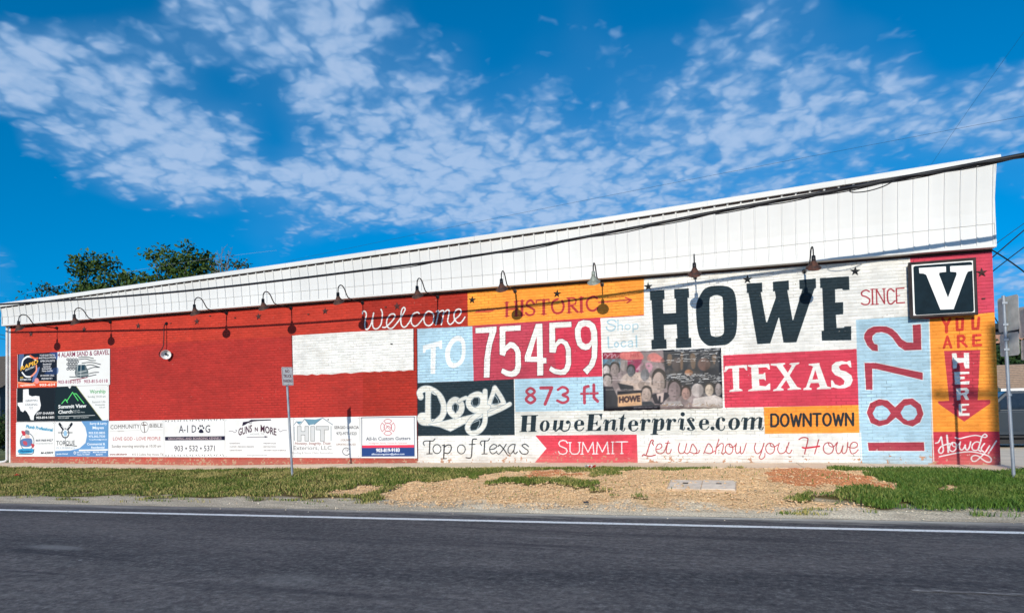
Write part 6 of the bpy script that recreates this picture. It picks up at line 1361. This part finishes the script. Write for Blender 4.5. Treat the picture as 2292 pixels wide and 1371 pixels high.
for sgn in (-1, 1):
    for P_ in ([(-.90, 1.27), (-.78, 1.74), (-.66, 1.79), (-.12, 1.80), (-.12, 1.27)], [(-.02, 1.27), (-.02, 1.80), (.52, 1.80), (.66, 1.76), (1.16, 1.27)]): side_pane(P_, sgn, 'side_window', m_cgl)
    for xa, xb in ((-1.0, -.08), (-.04, 1.12)):
        d_ = MB().box(xa, xb, sgn*.985-.012, sgn*.985+.012, .52, 1.19).ob('door', m_paint, tk); hx = xb-.2 if xa < -.5 else xa+.14; hx = xa+.14
        MB().box(hx-.09, hx+.09, sgn*1.005-.012, sgn*1.005+.02, 1.04, 1.075).ob('handle', m_rim, d_)
    b = MB(); b.box(1.02, 1.12, min(sgn*.98, sgn*1.22), max(sgn*.98, sgn*1.22), 1.24, 1.28); b.ob('mirror_arm', m_trim, tk)
    o = MB().box(.98, 1.10, min(sgn*1.10, sgn*1.30), max(sgn*1.10, sgn*1.30), 1.20, 1.50).ob('mirror', m_trim, tk); bv = o.modifiers.new('bevel', 'BEVEL'); bv.width = .03; bv.segments = 2
    MB().box(-2.88, -2.80, min(sgn*.80, sgn*.995), max(sgn*.80, sgn*.995), .8, 1.12).ob('tail_light', mat('tail_lens', (.30, .02, .02), .2), tk)
    MB().box(2.78, 2.895, min(sgn*.60, sgn*.97), max(sgn*.60, sgn*.97), .76, .98).ob('headlight', mat('head_lens', (.6, .62, .64), .1), tk)
    MB().box(-1.0, 1.3, min(sgn*.90, sgn*1.06), max(sgn*.90, sgn*1.06), .36, .42).ob('side_step', m_trim, tk)
    for xw in (-1.85, 1.78):
        wt = MB().tube([(xw, sgn*.80, .40), (xw, sgn*.84, .40), (xw, sgn*.98, .40), (xw, sgn*1.01, .40)], [.36, .40, .40, .36], 28).ob('wheel', m_tyre, tk)
        MB().tube([(xw, sgn*1.0, .40), (xw, sgn*1.02, .40)], [.24, .20], 20).ob('rim', m_rim, wt)
        arch = [(xw+.50*math.cos(a), sgn*.993, .42+.47*math.sin(a)) for a in np.linspace(-.05, math.pi+.05, 14)]; MB().tube(arch, .035, 6).ob('wheel_arch', m_trim, tk)
w_ = MB().add([(.74, -.80, 1.80), (.74, .80, 1.80), (1.38, .93, 1.24), (1.38, -.93, 1.24), (.76, -.78, 1.79), (.76, .78, 1.79), (1.40, .92, 1.24), (1.40, -.92, 1.24)], [(0, 1, 2, 3), (7, 6, 5, 4), (0, 3, 7, 4), (1, 5, 6, 2), (0, 4, 5, 1), (3, 2, 6, 7)]); w_.ob('windscreen', m_cgl, tk)
MB().add([(-1.05, -.85, 1.30), (-1.05, .85, 1.30), (-.90, .80, 1.74), (-.90, -.80, 1.74), (-1.0, -.85, 1.30), (-1.0, .85, 1.30), (-.85, .80, 1.74), (-.85, -.80, 1.74)], [(0, 1, 2, 3), (7, 6, 5, 4), (0, 3, 7, 4), (1, 5, 6, 2), (0, 4, 5, 1), (3, 2, 6, 7)]).ob('rear_window', m_cgl, tk)
MB().box(2.84, 2.96, -.95, .95, .45, .66).ob('bumper', m_rim, tk); MB().box(-3.0, -2.86, -.95, .95, .48, .64).ob('bumper', m_rim, tk); MB().box(2.86, 2.90, -.55, .55, .70, .98).ob('grille_panel', m_trim, tk)
MB().box(-2.80, -1.10, -.85, .85, 1.185, 1.19).ob('bed_cover', m_trim, tk)
MB().box(-2.5, 2.5, -.85, .85, .14, .46).ob('underbody', m_trim, tk)  # dark box added to deepen the shade beneath the truck
tk.rotation_euler = (0, 0, math.radians(180-4)); tk.location = (9.95, 9.0, -.03)
# ------------------------------------------------------------------ small things on the verge
m_lid = mat('pale_concrete_lid', srgb(226, 208, 188), .9, var=.10, scale=5, bump=.4)
L0 = to_ground([(1512, 1098), (1570, 1080), (1632, 1088), (1570, 1104)]); lc = np.mean(L0, 0); lz_ = float(vz(np.array([lc[0]]), np.array([lc[1]]))[0])+.012
ml = empty('meter_box', (lc[0], lc[1], lz_)); tag(ml, 'flat pale concrete meter box lid split in two, set in the tan dirt', 'meter box'); ml.rotation_euler = (math.atan(float(vz(np.array([lc[0]]), np.array([lc[1]+.5]))[0]-vz(np.array([lc[0]]), np.array([lc[1]-.5]))[0])), 0, -.05)
MB().box(-.62, .62, -.34, .34, -.2, .004).ob('rim', mat('lid_rim', srgb(200, 176, 150), .9), ml)
for a, b_ in ((-.60, -.01), (.01, .60)):
    o = MB().box(a, b_, -.32, .32, -.03, .012+(.008 if a > 0 else 0)).ob('lid', m_lid, ml); bv = o.modifiers.new('bevel', 'BEVEL'); bv.width = .008; bv.segments = 2
    MB().box((a+b_)/2-.05, (a+b_)/2+.05, .02, .08, .020, .024).ob('finger_hole', m_trim, o)
def litter(u, v, cols, lab, sz, seed):
    g_ = to_ground([(u, v)])[0]; z_ = float(vz(np.array([g_[0]]), np.array([g_[1]]))[0]); rr = np.random.default_rng(seed); t_ = empty('litter', (g_[0], g_[1], z_+.02)); tag(t_, lab, 'litter')
    for k, c_ in enumerate(cols):
        n = 5; V = []
        for j in range(n):
            for i in range(n): V.append(((i/4-.5)*sz*rr.uniform(.8, 1.1)+sz*.5*(k-.5), (j/4-.5)*sz*.6, rr.uniform(.0, .5)*sz+.01))
        me = mesh_np('crumpled_sheet', V, [(j*n+i, j*n+i+1, (j+1)*n+i+1, (j+1)*n+i) for j in range(n-1) for i in range(n-1)], mat('litter_%d_%d' % c_[:2], srgb(*c_), .6)); ob('crumpled_sheet', me, t_)
litter(1322, 1052, [(238, 238, 240), (200, 60, 56)], 'crumpled red and white wrapper lying at the sidewalk edge', .16, 1)
litter(40, 1065, [(190, 50, 40)], 'small red scrap in the grass near the downpipe corner', .13, 2)
litter(875, 1104, [(40, 42, 60)], 'dark scrap of plastic on the dirt near the grass', .07, 3)
litter(1315, 1128, [(34, 36, 48)], 'black scrap on the tan dirt by the road', .09, 4)
